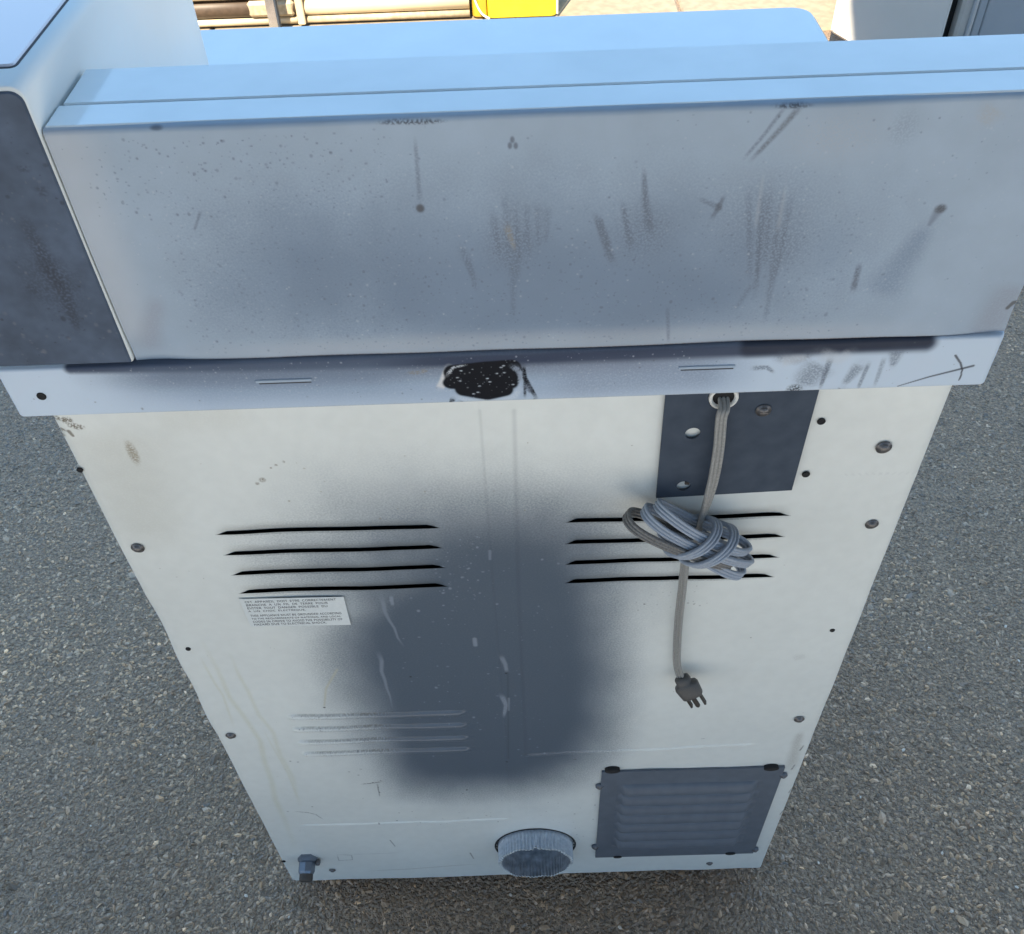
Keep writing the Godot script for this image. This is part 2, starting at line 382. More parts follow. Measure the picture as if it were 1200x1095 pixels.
# ---------------------------------------------------------------- setting: asphalt, concrete, unseen shade and bounce structures added
func build_setting():
	var g := PlaneMesh.new(); g.size = Vector2(120, 120)
	var go := inst("asphalt_ground", g, M.asphalt, self); tag(go, "worn grey asphalt with coarse stone chips showing", "ground", "", "structure")
	# stones in the asphalt surface near the dryer
	var rng := RandomNumberGenerator.new(); rng.seed = 77
	for variant in 2:
		var st := st_new()
		var base := [Vector3(1, 0, 0), Vector3(.35, .1, .9), Vector3(-.8, 0, .55), Vector3(-.75, .05, -.6), Vector3(.3, 0, -.95), Vector3(.1, .75, .05), Vector3(.35, .6, -.3)]
		for i in base.size(): base[i] += Vector3(rng.randf_range(-.18, .18), rng.randf_range(-.1, .1), rng.randf_range(-.18, .18))
		for t in [[0, 1, 5], [1, 2, 5], [2, 3, 5], [3, 6, 5], [3, 4, 6], [4, 0, 6], [0, 5, 6]]: tri_out(st, base[t[0]], base[t[1]], base[t[2]], Vector3(0, -.3, 0))
		for i in 5: tri_out(st, base[i], base[(i + 1) % 5], (base[i] + base[(i + 1) % 5]) * .45 + Vector3(0, -.6, 0), Vector3.ZERO)
		var mm := MultiMesh.new(); mm.transform_format = MultiMesh.TRANSFORM_3D; mm.use_colors = true; mm.mesh = done(st)
		var buf := PackedFloat32Array()
		var want := 260000
		var dusty := FastNoiseLite.new(); dusty.seed = 5; dusty.frequency = .9; dusty.fractal_octaves = 3
		while buf.size() < want * 16:
			var x := rng.randf_range(-1.7, 1.7); var z := rng.randf_range(-2.35, .75)
			if absf(x) < .28 and z < -.02 and z > -.46: continue
			if (z < -1.4 or absf(x) > 1.3 or z > .3) and rng.randf() < .6: continue
			var s := .0013 + .0034 * pow(rng.randf(), 3.0)
			if rng.randf() < .012: s *= 1.7
			var bs := Basis(Vector3.UP, rng.randf() * TAU) * Basis(Vector3.RIGHT, rng.randf_range(-.35, .35)) * Basis.from_scale(Vector3(s * rng.randf_range(.8, 1.5), s * rng.randf_range(.35, .8), s * rng.randf_range(.45, .95)))
			var y := rng.randf_range(-.0011, .0002)
			var v := .10 + .27 * pow(rng.randf(), 1.3)
			if rng.randf() < .015: v = rng.randf_range(.45, .65)
			var d := dusty.get_noise_2d(x, z)
			v *= 1.0 + .75 * d
			var warm := rng.randf_range(.04, .18) + .10 * d
			buf.append_array(PackedFloat32Array([bs.x.x, bs.y.x, bs.z.x, x, bs.x.y, bs.y.y, bs.z.y, y, bs.x.z, bs.y.z, bs.z.z, z, v * (1.27 + warm), v * .90, v * (.62 - warm * .7), 1.0]))
		mm.instance_count = want; mm.buffer = buf
		var mi := MultiMeshInstance3D.new(); mi.name = numbered("asphalt_aggregate"); mi.multimesh = mm; mi.material_override = M.stone; add_child(mi, true)
		tag(mi, "loose and embedded grey stone chips all over the asphalt surface", "gravel", "asphalt stone chips", "stuff")
	# small white paint flakes lying about
	var fst := st_new()
	var fo := [Vector3(.0032, 0, .0002), Vector3(.0012, .0003, .0021), Vector3(-.0018, .0002, .0016), Vector3(-.0030, 0, -.0006), Vector3(-.0006, .0005, -.0017), Vector3(.0016, .0002, -.0014)]
	for i in 6: tri_out(fst, fo[i], fo[(i + 1) % 6], Vector3(0, .0007, 0), Vector3(0, -.01, 0)); tri_out(fst, fo[i], fo[(i + 1) % 6], Vector3(0, -.0004, 0), Vector3(0, .01, 0))
	var flake_mesh := done(fst)
	var fm := MultiMesh.new(); fm.transform_format = MultiMesh.TRANSFORM_3D; fm.mesh = flake_mesh
	var spots := [Vector3(0.727, 0.000, -0.294), Vector3(0.604, 0.000, 0.025), Vector3(0.369, 0.000, -0.011), Vector3(-0.506, 0.000, -0.185), Vector3(0.087, 0.000, 0.038), Vector3(0.112, 0.000, 0.060), Vector3(0.527, 0.000, -0.019), Vector3(0.520, 0.000, -0.160), Vector3(-0.576, 0.000, -0.086), Vector3(0.730, 0.000, -0.354), Vector3(0.444, 0.000, -0.095), Vector3(-0.352, 0.000, 0.010), Vector3(0.605, 0.000, -0.321), Vector3(-0.294, 0.000, 0.037), Vector3(-0.020, 0.000, 0.018)]
	for i in 16: spots.append(Vector3(rng.randf_range(-1.0, 1.0), 0, rng.randf_range(-1.0, .3)))
	fm.instance_count = spots.size()
	for i in spots.size(): fm.set_instance_transform(i, Transform3D(Basis(Vector3.UP, rng.randf() * TAU) * Basis(Vector3.RIGHT, rng.randf_range(-.3, .3)) * Basis.from_scale(Vector3.ONE * rng.randf_range(.5, 1.1)), spots[i] + Vector3(0, .0022, 0)))
	var fi := MultiMeshInstance3D.new(); fi.name = numbered("paint_flakes"); fi.multimesh = fm; fi.material_override = M.flake; add_child(fi, true)
	tag(fi, "tiny white paint flakes scattered over the grey asphalt", "litter", "", "stuff")
	# concrete pavement in the sun
	var pav := Node3D.new(); pav.name = "concrete_pavement"; add_child(pav); tag(pav, "sunlit tan concrete pavement beyond the dryer, plus pale bounce slabs added behind the camera", "pavement", "", "structure")
	for i in 16:
		var x0 := -11.434 + i * 1.5
		var sl := inst("concrete_slab", box_mesh(Vector3(x0 + .746, -.02, -8.0), Vector3(1.492, .056, 10.95), .006), M.concrete, pav)
		sl.rotation.y = 0.0
	for i in 10:  # unseen pale slabs added behind the camera to bounce sun onto the dryer
		inst("concrete_slab", box_mesh(Vector3(-9.0 + i * 2.0, -.02, 3.5), Vector3(1.99, .05, 5.6), .006), M.bounce_slab, pav)
	# unseen wall added behind the camera to block low sky and bounce warm light
	var hb := thing("added_wall", "unseen tan stucco wall added to block low sky, with a dark door behind the canopy", "wall", Vector3(0, 0, 9.0))
	inst("wall", box_mesh(Vector3(0, 1.9, .2), Vector3(26, 3.8, .4), .02), M.wall, hb)
	inst("parapet", box_mesh(Vector3(0, 3.88, .2), Vector3(26.3, .16, .6), .02), M.wall, hb)
	inst("door", box_mesh(Vector3(-3.0, 1.05, -.02), Vector3(1.0, 2.1, .06), .01), M.door, hb)
	# flat canopy over the dryer: unseen, added to keep the dryer in shade, the sun comes in behind it and beyond it
	var b := thing("added_canopy", "unseen flat canopy on steel posts that shades the dryer", "added_canopy")
	inst("roof", box_mesh(Vector3((CAN_L + CAN_R) * .5, CAN_Y + .1, (CAN_F + CAN_B) * .5), Vector3(CAN_R - CAN_L, .2, CAN_B - CAN_F), .01), M.dark_sheet, b)
	inst("shade_wing", box_mesh(Vector3((CAN_X + CAN_R) * .5, CAN_Y + .103, CAN_F - .163), Vector3(CAN_R - CAN_X, .2, .32), .01), M.dark_sheet, b)  # wing added so its shade edge falls across the freezer
	for x in [CAN_L + .2, CAN_R - .2]:
		inst("post", box_mesh(Vector3(x, CAN_Y * .5, CAN_F + .3), Vector3(.12, CAN_Y, .12), .008), M.plate, b)
		inst("post", box_mesh(Vector3(x, CAN_Y * .5, CAN_B - .3), Vector3(.12, CAN_Y, .12), .008), M.plate, b)

const CAN_L := -6.0
const CAN_R := 7.0
const CAN_Y := 2.6
const CAN_F := -.15
const CAN_B := 2.8
const CAN_X := .30

# ---------------------------------------------------------------- the dryer
const LOUV_Y := [.6912, .6668, .6424, .6182]
const FAUX_Y := [.4225, .3995, .3745, .3505]

func louver_depth(x: float, y: float) -> float:        # pressed-in hoods above each slit
	for k in 8:
		var left := k < 4
		var xa := -.2170 if left else .0430; var xb := -.0488 if left else .2100
		var y0: float = LOUV_Y[k % 4]
		if x > xa and x < xb and y > y0 + .00005 and y < y0 + .015:
			var e: float = ss(0.0, .010, min(x - xa, xb - x))
			return -.0037 * e * pow(1.0 - clampf((y - y0) / .013, 0.0, 1.0), 1.7)
	return 0.0

var sheet_noise: FastNoiseLite

func panel_z(x: float, y: float) -> float:
	var z := sheet_noise.get_noise_2d(x * 9.0, y * 7.0) * .0011
	z += .0004 * (ss(-.0150, -.0120, x) - ss(.0050, .0085, x)) * ss(.15, .25, y)       # shallow centre channel
	z += .0013 * bead(y - .1800 - .004 * (x + .249), .0030) * ss(-.252, -.244, x) * (1.0 - ss(-.022, -.012, x))
	z += .0013 * bead(y - .3325 - .035 * (x - .006), .0030) * ss(.004, .012, x) * (1.0 - ss(.228, .238, x))
	for q in FAUX_Y:
		if absf(y - q) < .012:
			var e := ss(-.2185, -.212, x) * (1.0 - ss(-.055, -.046, x))
			z += e * (.0018 * bead(y - q + .004, .0045) - .0012 * bead(y - q - .0015, .0018))
	z += louver_depth(x, y)
	var ex := absf(x) - .2885
	if ex > 0.0: z -= ex * ex / .0035 * .5
	if x < -.27 and y < .62 and y > .38: z += .0022 * sin(y * 41.0) * sin(y * 23.0 + 1.0) * ss(-.275, -.289, x)   # knocked left edge
	return z

func bead(d: float, r: float) -> float:
	return max(0.0, 1.0 - (d / r) * (d / r))

func panel_texture() -> ImageTexture:
	var c := Canvas.new(-.292, .02, .292, .835, 1600.0, Color(.70, .725, .695), 101)
	c.mottle(4.0, .05, 51); c.mottle(60.0, .03, 52)
	var grey := Color(.066, .092, .128)
	# brownish grime and stains of the left side
	var tan := Color(.36, .33, .24)
	c.stroke([Vector2(-0.2620, 0.8083), Vector2(-0.2623, 0.7550), Vector2(-0.2670, 0.6698)], .035, .02, tan, .22, .9, .3)
	c.stroke([Vector2(-0.2276, 0.8105), Vector2(-0.1602, 0.8113)], .012, .012, tan, .14, .9, .3)
	c.blob(Vector2(-0.2508, 0.7798), .0032, .010, Color(.20, .15, .08), .75, .5, .5)
	# spray haze, then the dense spray
	c.spray(PackedVector2Array([Vector2(-0.0794, 0.6906), Vector2(-0.0215, 0.7071), Vector2(0.0345, 0.6948), Vector2(0.0669, 0.6632), Vector2(0.0621, 0.5978), Vector2(0.0731, 0.4666), Vector2(0.0515, 0.3382), Vector2(-0.0452, 0.2978), Vector2(-0.1049, 0.3204), Vector2(-0.1193, 0.4163), Vector2(-0.1234, 0.5592), Vector2(-0.1150, 0.6186)]),
		PackedVector2Array([Vector2(-0.2126, 0.7164), Vector2(-0.1808, 0.7467), Vector2(-0.1436, 0.7830), Vector2(-0.0621, 0.7912), Vector2(0.0403, 0.7785), Vector2(0.1047, 0.7632), Vector2(0.1264, 0.7185), Vector2(0.1771, 0.7068), Vector2(0.1634, 0.6154), Vector2(0.1285, 0.5455), Vector2(0.1314, 0.4633), Vector2(0.1332, 0.3332), Vector2(0.0937, 0.2496), Vector2(0.0247, 0.1792), Vector2(-0.1090, 0.1880), Vector2(-0.1754, 0.2566), Vector2(-0.2205, 0.3548), Vector2(-0.2112, 0.4827), Vector2(-0.1959, 0.5567), Vector2(-0.2362, 0.6249)]), Color(.19, .235, .29), .58, 1.0, .14)
	c.spray(PackedVector2Array([Vector2(-0.0490, 0.6352), Vector2(-0.0240, 0.6627), Vector2(0.0280, 0.6600), Vector2(0.0413, 0.6104), Vector2(0.0474, 0.5499), Vector2(0.0545, 0.4677), Vector2(0.0492, 0.3901), Vector2(0.0326, 0.3321), Vector2(-0.0097, 0.3013), Vector2(-0.0936, 0.3008), Vector2(-0.1081, 0.3389), Vector2(-0.1050, 0.3992), Vector2(-0.1106, 0.4623), Vector2(-0.1171, 0.5195), Vector2(-0.1112, 0.5648), Vector2(-0.0876, 0.5963), Vector2(-0.0580, 0.6088)]),
		PackedVector2Array([Vector2(-0.2258, 0.6900), Vector2(-0.1635, 0.7140), Vector2(-0.1265, 0.7485), Vector2(-0.0666, 0.7500), Vector2(-0.0188, 0.7521), Vector2(0.0286, 0.7481), Vector2(0.0899, 0.7157), Vector2(0.1149, 0.6710), Vector2(0.1063, 0.6071), Vector2(0.1143, 0.5202), Vector2(0.1230, 0.4181), Vector2(0.1165, 0.3252), Vector2(0.0842, 0.2603), Vector2(0.0436, 0.2259), Vector2(-0.0500, 0.2149), Vector2(-0.1520, 0.2258), Vector2(-0.1624, 0.3146), Vector2(-0.1728, 0.3866), Vector2(-0.1831, 0.4590), Vector2(-0.1877, 0.5166), Vector2(-0.1790, 0.5622), Vector2(-0.1399, 0.5908), Vector2(-0.2062, 0.6073)]), grey, .95, .95, .16)
	# thin dark lines along the channel edges
	c.stroke([Vector2(-0.0139, 0.8084), Vector2(-0.0140, 0.6673), Vector2(-0.0123, 0.3276)], .0009, .0009, Color(.05, .06, .08), .13, .9)
	c.stroke([Vector2(0.0084, 0.8074), Vector2(0.0062, 0.6008), Vector2(0.0060, 0.3338)], .0014, .0014, Color(.05, .06, .09), .17, .9)
	# paint drips and spots in the spray
	var pale := Color(.30, .34, .40)
	c.stroke([Vector2(-0.1044, 0.6112), Vector2(-0.1038, 0.5995), Vector2(-0.1040, 0.5877), Vector2(-0.1020, 0.5754), Vector2(-0.0991, 0.5641), Vector2(-0.0980, 0.5489), Vector2(-0.0945, 0.5356)], .0020, .0007, pale, .42, .6, .2)
	c.stroke([Vector2(-0.0964, 0.6096), Vector2(-0.0967, 0.5956)], .0016, .0012, pale, .6, .5, .3)
	c.stroke([Vector2(-0.1177, 0.5263), Vector2(-0.1165, 0.5127), Vector2(-0.1187, 0.4961), Vector2(-0.1175, 0.4818), Vector2(-0.1176, 0.4686), Vector2(-0.1163, 0.4536), Vector2(-0.1166, 0.4321)], .0021, .0006, pale, .48, .6, .2)
	c.stroke([Vector2(-0.0117, 0.5164), Vector2(-0.0085, 0.5025), Vector2(-0.0075, 0.4885)], .0022, .0014, pale, .55, .6, .2)
	c.stroke([Vector2(-0.0143, 0.4508), Vector2(-0.0103, 0.4321), Vector2(-0.0135, 0.4101)], .0026, .0012, pale, .7, .5, .4)
	c.stroke([Vector2(-0.0075, 0.4443), Vector2(-0.0082, 0.4226)], .0009, .0008, pale, .6, .5)
	c.stroke([Vector2(-0.0331, 0.5440), Vector2(-0.0330, 0.5336)], .0018, .0018, pale, .6, .5)
	c.stroke([Vector2(-0.0143, 0.6622), Vector2(-0.0148, 0.6517)], .0012, .0010, Color(.22, .26, .32), .6, .5)
	c.stroke([Vector2(-0.0067, 0.4884), Vector2(-0.0115, 0.3275)], .0008, .0006, Color(.04, .05, .06), .4, .6)
	c.stroke([Vector2(-0.1572, 0.5025), Vector2(-0.1723, 0.4717), Vector2(-0.1793, 0.4404)], .0012, .0009, Color(.50, .48, .36), .55, .5)
	c.specks(150, -.10, .33, .05, .65, .0004, .0014, pale, .6)
	c.specks(60, -.06, .60, -.02, .68, .0005, .0014, pale, .6)
	for q in [Vector2(-0.0939, 0.4862), Vector2(-0.0584, 0.2593), Vector2(-0.0083, 0.4871), Vector2(-0.0135, 0.3203), Vector2(-0.1174, 0.4258), Vector2(-0.1798, 0.4373)]: c.blob(q, .0011, .0011, Color(.015, .015, .015), .9, .3)
	# pressed blank louvres: rusty upper line, pale scuffs below
	for k in 4:
		var q: float = FAUX_Y[k] + .0005
		c.stroke([Vector2(-.2165, q), Vector2(-.13, q)], .0011, .0010, Color(.16, .13, .09), .55, .9, .5)
		c.stroke([Vector2(-.15, q), Vector2(-.088, q)], .0010, .0004, Color(.16, .13, .09), .45, .8, .8)
		c.stroke([Vector2(-.13, q - .0005), Vector2(-.05, q - .0005)], .0026, .0022, Color(.26, .28, .31), .22, .9, .5)
		c.stroke([Vector2(-.2120, q - .004), Vector2(-.12, q - .004)], .0016, .0010, Color(.22, .24, .27), .35, .9, .7)
		c.specks(40, -.215, q - .006, -.12, q, .0003, .0008, Color(.12, .12, .13), .8)
	# worn slit lips, and hood shade painted above each slit
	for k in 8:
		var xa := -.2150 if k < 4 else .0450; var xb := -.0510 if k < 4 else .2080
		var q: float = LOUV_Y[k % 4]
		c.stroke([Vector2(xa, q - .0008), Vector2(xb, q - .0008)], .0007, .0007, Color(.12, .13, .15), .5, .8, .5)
		c.stroke([Vector2(xa + .004, q + .0050), Vector2(xb - .004, q + .0050)], .0042, .0042, Color(.15, .17, .19), .34, .95, .25)  # soft shading of the pressed hood, painted into the colour
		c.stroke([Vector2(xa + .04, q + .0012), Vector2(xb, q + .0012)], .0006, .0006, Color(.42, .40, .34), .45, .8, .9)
	# yellow runs and scratches of the lower left
	var yel := Color(.50, .47, .25)
	c.stroke([Vector2(-0.2716, 0.5281), Vector2(-0.2704, 0.4861), Vector2(-0.2683, 0.4638), Vector2(-0.2721, 0.4058)], .0011, .0012, yel, .26, 1.0, .5)
	c.stroke([Vector2(-0.2639, 0.5514), Vector2(-0.2621, 0.5070), Vector2(-0.2632, 0.4590), Vector2(-0.2588, 0.4309), Vector2(-0.2560, 0.4082), Vector2(-0.2529, 0.3777), Vector2(-0.2584, 0.3336), Vector2(-0.2603, 0.2920), Vector2(-0.2655, 0.2459), Vector2(-0.2655, 0.2051), Vector2(-0.2691, 0.1238)], .0018, .0030, yel, .30, 1.0, .5)
	c.stroke([Vector2(-0.2450, 0.5333), Vector2(-0.2458, 0.4990), Vector2(-0.2437, 0.4654), Vector2(-0.2437, 0.4268), Vector2(-0.2370, 0.3938), Vector2(-0.2396, 0.3488), Vector2(-0.2371, 0.2964), Vector2(-0.2428, 0.2296)], .0014, .0024, yel, .26, 1.0, .5)
	c.stroke([Vector2(-0.2449, 0.3992), Vector2(-0.2406, 0.3100), Vector2(-0.2408, 0.2401)], .0008, .0012, yel, .2, 1.0, .5)
	var blk := Color(.03, .03, .035)
	c.stroke([Vector2(-0.1686, 0.2783), Vector2(-0.1576, 0.2796), Vector2(-0.1455, 0.2828)], .0008, .0009, blk, .8, .4, .8)
	c.stroke([Vector2(-0.1514, 0.2792), Vector2(-0.1529, 0.2469)], .0008, .0005, blk, .8, .4, .7)
	c.stroke([Vector2(-0.2508, 0.2172), Vector2(-0.2363, 0.2141), Vector2(-0.2287, 0.2092), Vector2(-0.2226, 0.1956)], .0006, .0005, blk, .75, .4, .7)
	for q in [Vector2(-0.1636, 0.3128), Vector2(-0.1681, 0.2998), Vector2(-0.1766, 0.3079), Vector2(-0.1556, 0.2814), Vector2(-0.1470, 0.2848), Vector2(-0.2290, 0.2287), Vector2(-0.2582, 0.2177), Vector2(-0.2323, 0.3338), Vector2(-0.2250, 0.3315)]: c.blob(q, .0011, .0008, blk, .8, .3, .4)
	for q in [[Vector2(-0.1695, 0.7488), .0022], [Vector2(-0.1739, 0.7455), .0014], [Vector2(-0.1570, 0.7629), .001], [Vector2(-0.1610, 0.7605), .0008], [Vector2(-0.1511, 0.7660), .0010]]: c.blob(q[0], q[1], q[1], Color(.17, .14, .10), .8, .4, .5)
	for q in [Vector2(-0.2905, 0.8134), Vector2(-0.2842, 0.8124), Vector2(-0.2842, 0.8108), Vector2(-0.2817, 0.8069), Vector2(-0.2784, 0.8052), Vector2(-0.2917, 0.8026), Vector2(-0.2940, 0.7980)]: c.blob(q, .0035, .0022, Color(.10, .08, .05), .85, .4, .9)
	c.stroke([Vector2(-0.2864, 0.8016), Vector2(-0.2851, 0.7976)], .0014, .001, Color(.10, .08, .05), .8, .4)
	c.specks(30, -.18, .17, -.02, .26, .0004, .0012, Color(.08, .085, .09), .8)
	c.specks(25, .02, .12, .08, .24, .0004, .0010, Color(.1, .1, .11), .7)
	c.specks(60, -.28, .10, .28, .80, .0003, .0008, Color(.15, .14, .12), .7)
	c.specks(22, .10, .575, .16, .61, .0004, .0009, Color(.05, .05, .06), .8)
	c.specks(20, -.24, .70, .02, .78, .0004, .0010, Color(.25, .22, .15), .7)
	c.stroke([Vector2(-0.2237, 0.0956), Vector2(-0.2245, 0.0777), Vector2(-0.2078, 0.0791), Vector2(-0.2069, 0.0919), Vector2(-0.2237, 0.0956)], .0005, .0005, Color(.12, .13, .14), .7, .5, .5)
	c.stroke([Vector2(-0.1559, 0.1331), Vector2(-0.1521, 0.1157)], .0007, .0005, Color(.1, .1, .1), .7, .5)
	c.stroke([Vector2(-0.0653, 0.0922), Vector2(-0.0623, 0.0741)], .0009, .0006, Color(.15, .13, .1), .7, .5)
	c.stroke([Vector2(-0.2096, 0.0947), Vector2(-0.1481, 0.0980)], .0006, .0004, Color(.3, .31, .31), .5, .8, .5)
	c.stroke([Vector2(-0.1964, 0.0439), Vector2(-0.0593, 0.0556)], .0010, .0010, Color(.35, .33, .28), .5, .9, .7)
	c.stroke([Vector2(0.2810, 0.2774), Vector2(0.2772, 0.3423), Vector2(0.2776, 0.3630)], .006, .003, Color(.34, .32, .28), .5, .9, .5)
	for q in [Vector2(0.2817, 0.2832), Vector2(0.2889, 0.2268), Vector2(0.2888, 0.1729), Vector2(0.2831, 0.3241)]: c.stroke([q, q + Vector2(.002, .012)], .0010, .0007, Color(.06, .055, .05), .8, .5, .7)
	c.blob(Vector2(0.0561, 0.3197), .0014, .0008, blk, .6); c.blob(Vector2(0.1822, 0.3550), .002, .0007, Color(.15, .15, .16), .7, .4, .5); c.blob(Vector2(0.1825, 0.3374), .0012, .001, Color(.15, .15, .16), .6)
	c.stroke([Vector2(0.2454, 0.4967), Vector2(0.2558, 0.5016)], .004, .003, Color(.42, .42, .40), .35, .9, .8)
	# faint ghost of a removed print, too worn to read
	for k in 7: c.stroke([Vector2(0.2390, 0.7346) + Vector2(k * .0048, .0016), Vector2(0.2390, 0.7346) + Vector2(k * .0048 + .003, -.0012)], .0008, .0006, Color(.54, .56, .55), .28, .7, .3)
	for k in 6: c.stroke([Vector2(0.2630, 0.7343) + Vector2(k * .0048, -.0014), Vector2(0.2630, 0.7343) + Vector2(k * .0048 + .003, .0018)], .0008, .0006, Color(.54, .56, .55), .28, .7, .3)
	return c.texture()

func console_texture() -> ImageTexture:
	var c := Canvas.new(-.219, .866, .304, 1.020, 1900.0, Color(.290, .372, .465), 102)
	c.mottle(5.0, .05, 61); c.mottle(40.0, .04, 62)
	var d := Color(.08, .138, .225)
	c.spray(PackedVector2Array([Vector2(-0.0521, 0.9193), Vector2(0.0199, 0.9277), Vector2(0.0961, 0.9188), Vector2(0.1315, 0.9028), Vector2(0.0885, 0.8907), Vector2(-0.0107, 0.8900), Vector2(-0.0542, 0.9017)]),
		PackedVector2Array([Vector2(-0.1899, 1.0092), Vector2(-0.1127, 1.0129), Vector2(0.0130, 1.0079), Vector2(0.1398, 1.0030), Vector2(0.2190, 0.9908), Vector2(0.2636, 0.9447), Vector2(0.2486, 0.8826), Vector2(0.1925, 0.8646), Vector2(0.0083, 0.8635), Vector2(-0.1304, 0.8657), Vector2(-0.1945, 0.8764), Vector2(-0.2034, 0.9425)]), d, .72, .95, .12)
	c.spray(PackedVector2Array([Vector2(-0.1188, 0.9221), Vector2(-0.1082, 0.9274), Vector2(-0.1008, 0.9156), Vector2(-0.1127, 0.9042)]),
		PackedVector2Array([Vector2(-0.1852, 0.9250), Vector2(-0.1463, 0.9816), Vector2(-0.0746, 0.9884), Vector2(-0.0259, 0.9460), Vector2(-0.0413, 0.8826), Vector2(-0.1342, 0.8724), Vector2(-0.1826, 0.8823)]), d, .45, .9, .12)
	c.mottle(14.0, .045, 63)
	c.stroke([Vector2(-0.2117, 1.0078), Vector2(-0.2136, 0.8963)], .016, .012, Color(.5, .5, .51), .35, .9)
	c.stroke([Vector2(-0.1878, 0.8728), Vector2(-0.0420, 0.8749), Vector2(0.1098, 0.8747), Vector2(0.2614, 0.8726)], .006, .006, Color(.47, .48, .50), .35, .9, .4)
	c.stroke([Vector2(-0.2096, 0.8738), Vector2(-0.1901, 0.9164)], .007, .004, Color(.24, .26, .32), .5, .9, .3)
	c.stroke([Vector2(0.2205, 0.8960), Vector2(0.2358, 0.9458)], .012, .004, d, .45, .9, .4)
	c.stroke([Vector2(0.2900, 0.8617), Vector2(0.2985, 0.9045)], .012, .010, Color(.22, .24, .29), .55, .9, .4)
	c.stroke([Vector2(0.2988, 0.8853), Vector2(0.3010, 0.8889), Vector2(0.3055, 0.8899)], .0012, .0014, Color(.04, .045, .05), .85, .4)
	var s := Color(.075, .10, .145)
	var b := Color(.028, .034, .05)
	# smudges in the middle
	for q in [[590, 235, 600, 330], [605, 240, 612, 300], [618, 230, 622, 290], [632, 240, 630, 280], [575, 250, 585, 300], [545, 290, 556, 320], [602, 300, 602, 370], [640, 250, 636, 285]]:
		pass
	for q in [[Vector2(0.0083, 0.9729), Vector2(0.0097, 0.9337)], [Vector2(0.0136, 0.9702), Vector2(0.0139, 0.9165)], [Vector2(0.0193, 0.9675), Vector2(0.0200, 0.9332)], [Vector2(0.0251, 0.9673), Vector2(0.0257, 0.9385)], [Vector2(0.0305, 0.9645), Vector2(0.0294, 0.9410)], [Vector2(0.0016, 0.9632), Vector2(0.0040, 0.9339)], [Vector2(0.0115, 0.9336), Vector2(0.0102, 0.8916)], [Vector2(-0.0169, 0.9430), Vector2(-0.0109, 0.9205)], [Vector2(-0.0137, 0.9346), Vector2(-0.0094, 0.9117)]]:
		c.stroke(q, .0022, .0012, s, .40, .95, .7)
	c.blob(Vector2(0.0099, 0.9418), .012, .013, s, .45, .8, .8)
	c.stroke([Vector2(0.0085, 0.9541), Vector2(0.0126, 0.9379)], .002, .001, Color(.30, .26, .18), .4, .7, .6)
	c.stroke([Vector2(0.0553, 0.9594), Vector2(0.0609, 0.9424), Vector2(0.0671, 0.9268)], .0012, .0022, s, .75, .8, .5)
	c.stroke([Vector2(0.0581, 0.9573), Vector2(0.0648, 0.9369)], .001, .0014, s, .6, .8, .6)
	c.stroke([Vector2(0.0699, 0.9654), Vector2(0.0760, 0.9364)], .0012, .0020, s, .6, .8, .6)
	c.stroke([Vector2(0.0798, 0.9846), Vector2(0.0820, 0.9649), Vector2(0.0866, 0.9440)], .0009, .0026, s, .7, .8, .5)
	c.blob(Vector2(0.0823, 0.9469), .014, .015, s, .35, .8, .9)
	c.blob(Vector2(0.1211, 0.9598), .0018, .0024, b, .7, .6, .2); c.stroke([Vector2(0.1233, 0.9668), Vector2(0.1211, 0.9598), Vector2(0.1179, 0.9528)], .0010, .0012, s, .7, .7, .2)
	c.stroke([Vector2(0.1101, 0.9653), Vector2(0.1206, 0.9598)], .0010, .0016, s, .5, .6, .5)
	for q in [[Vector2(0.1353, 0.9703), Vector2(0.1449, 0.9110)], [Vector2(0.1416, 0.9725), Vector2(0.1496, 0.9049)], [Vector2(0.1473, 0.9698), Vector2(0.1513, 0.9222)], [Vector2(0.1536, 0.9671), Vector2(0.1564, 0.8987)], [Vector2(0.1589, 0.9668), Vector2(0.1584, 0.9104)], [Vector2(0.1575, 0.9275), Vector2(0.1572, 0.8815)], [Vector2(0.1468, 0.9109), Vector2(0.1388, 0.8922)], [Vector2(0.1451, 0.9699), Vector2(0.1486, 0.8990)]]:
		c.stroke(q, .0016, .0011, s, .40, .95, .6)
	c.blob(Vector2(0.1469, 0.9469), .020, .022, s, .3, .9, .7); c.blob(Vector2(0.1603, 0.9329), .012, .012, s, .3, .9, .8)
	for q in [[Vector2(0.1426, 0.9455), Vector2(0.1418, 0.9797)], [Vector2(0.1549, 0.9428), Vector2(0.1545, 0.9719)]]: c.stroke(q, .0010, .0008, Color(.34, .39, .44), .4, .9, .4)
	c.stroke([Vector2(0.1545, 1.0151), Vector2(0.1462, 1.0027), Vector2(0.1339, 0.9858)], .0016, .0010, b, .6, .8, .4)
	c.stroke([Vector2(0.1470, 1.0150), Vector2(0.1383, 0.9994), Vector2(0.1303, 0.9868)], .0010, .0008, s, .6, .8, .5)
	c.stroke([Vector2(0.2040, 0.9211), Vector2(0.2044, 0.9026)], .0014, .0018, s, .8, .6, .4)
	c.blob(Vector2(0.2394, 0.9540), .0030, .0026, b, .9, .45, .2); c.stroke([Vector2(0.2380, 0.9510), Vector2(0.2361, 0.9448)], .0022, .001, s, .5, .8)
	c.stroke([Vector2(0.0994, 0.8963), Vector2(0.1022, 0.8699)], .0012, .0008, s, .5, .7, .5)
	c.stroke([Vector2(-0.0350, 1.0053), Vector2(-0.0356, 0.9868), Vector2(-0.0362, 0.9682)], .0008, .0012, s, .5, .7, .5); c.blob(Vector2(-0.0364, 0.9657), .0022, .0024, b, .85, .4)
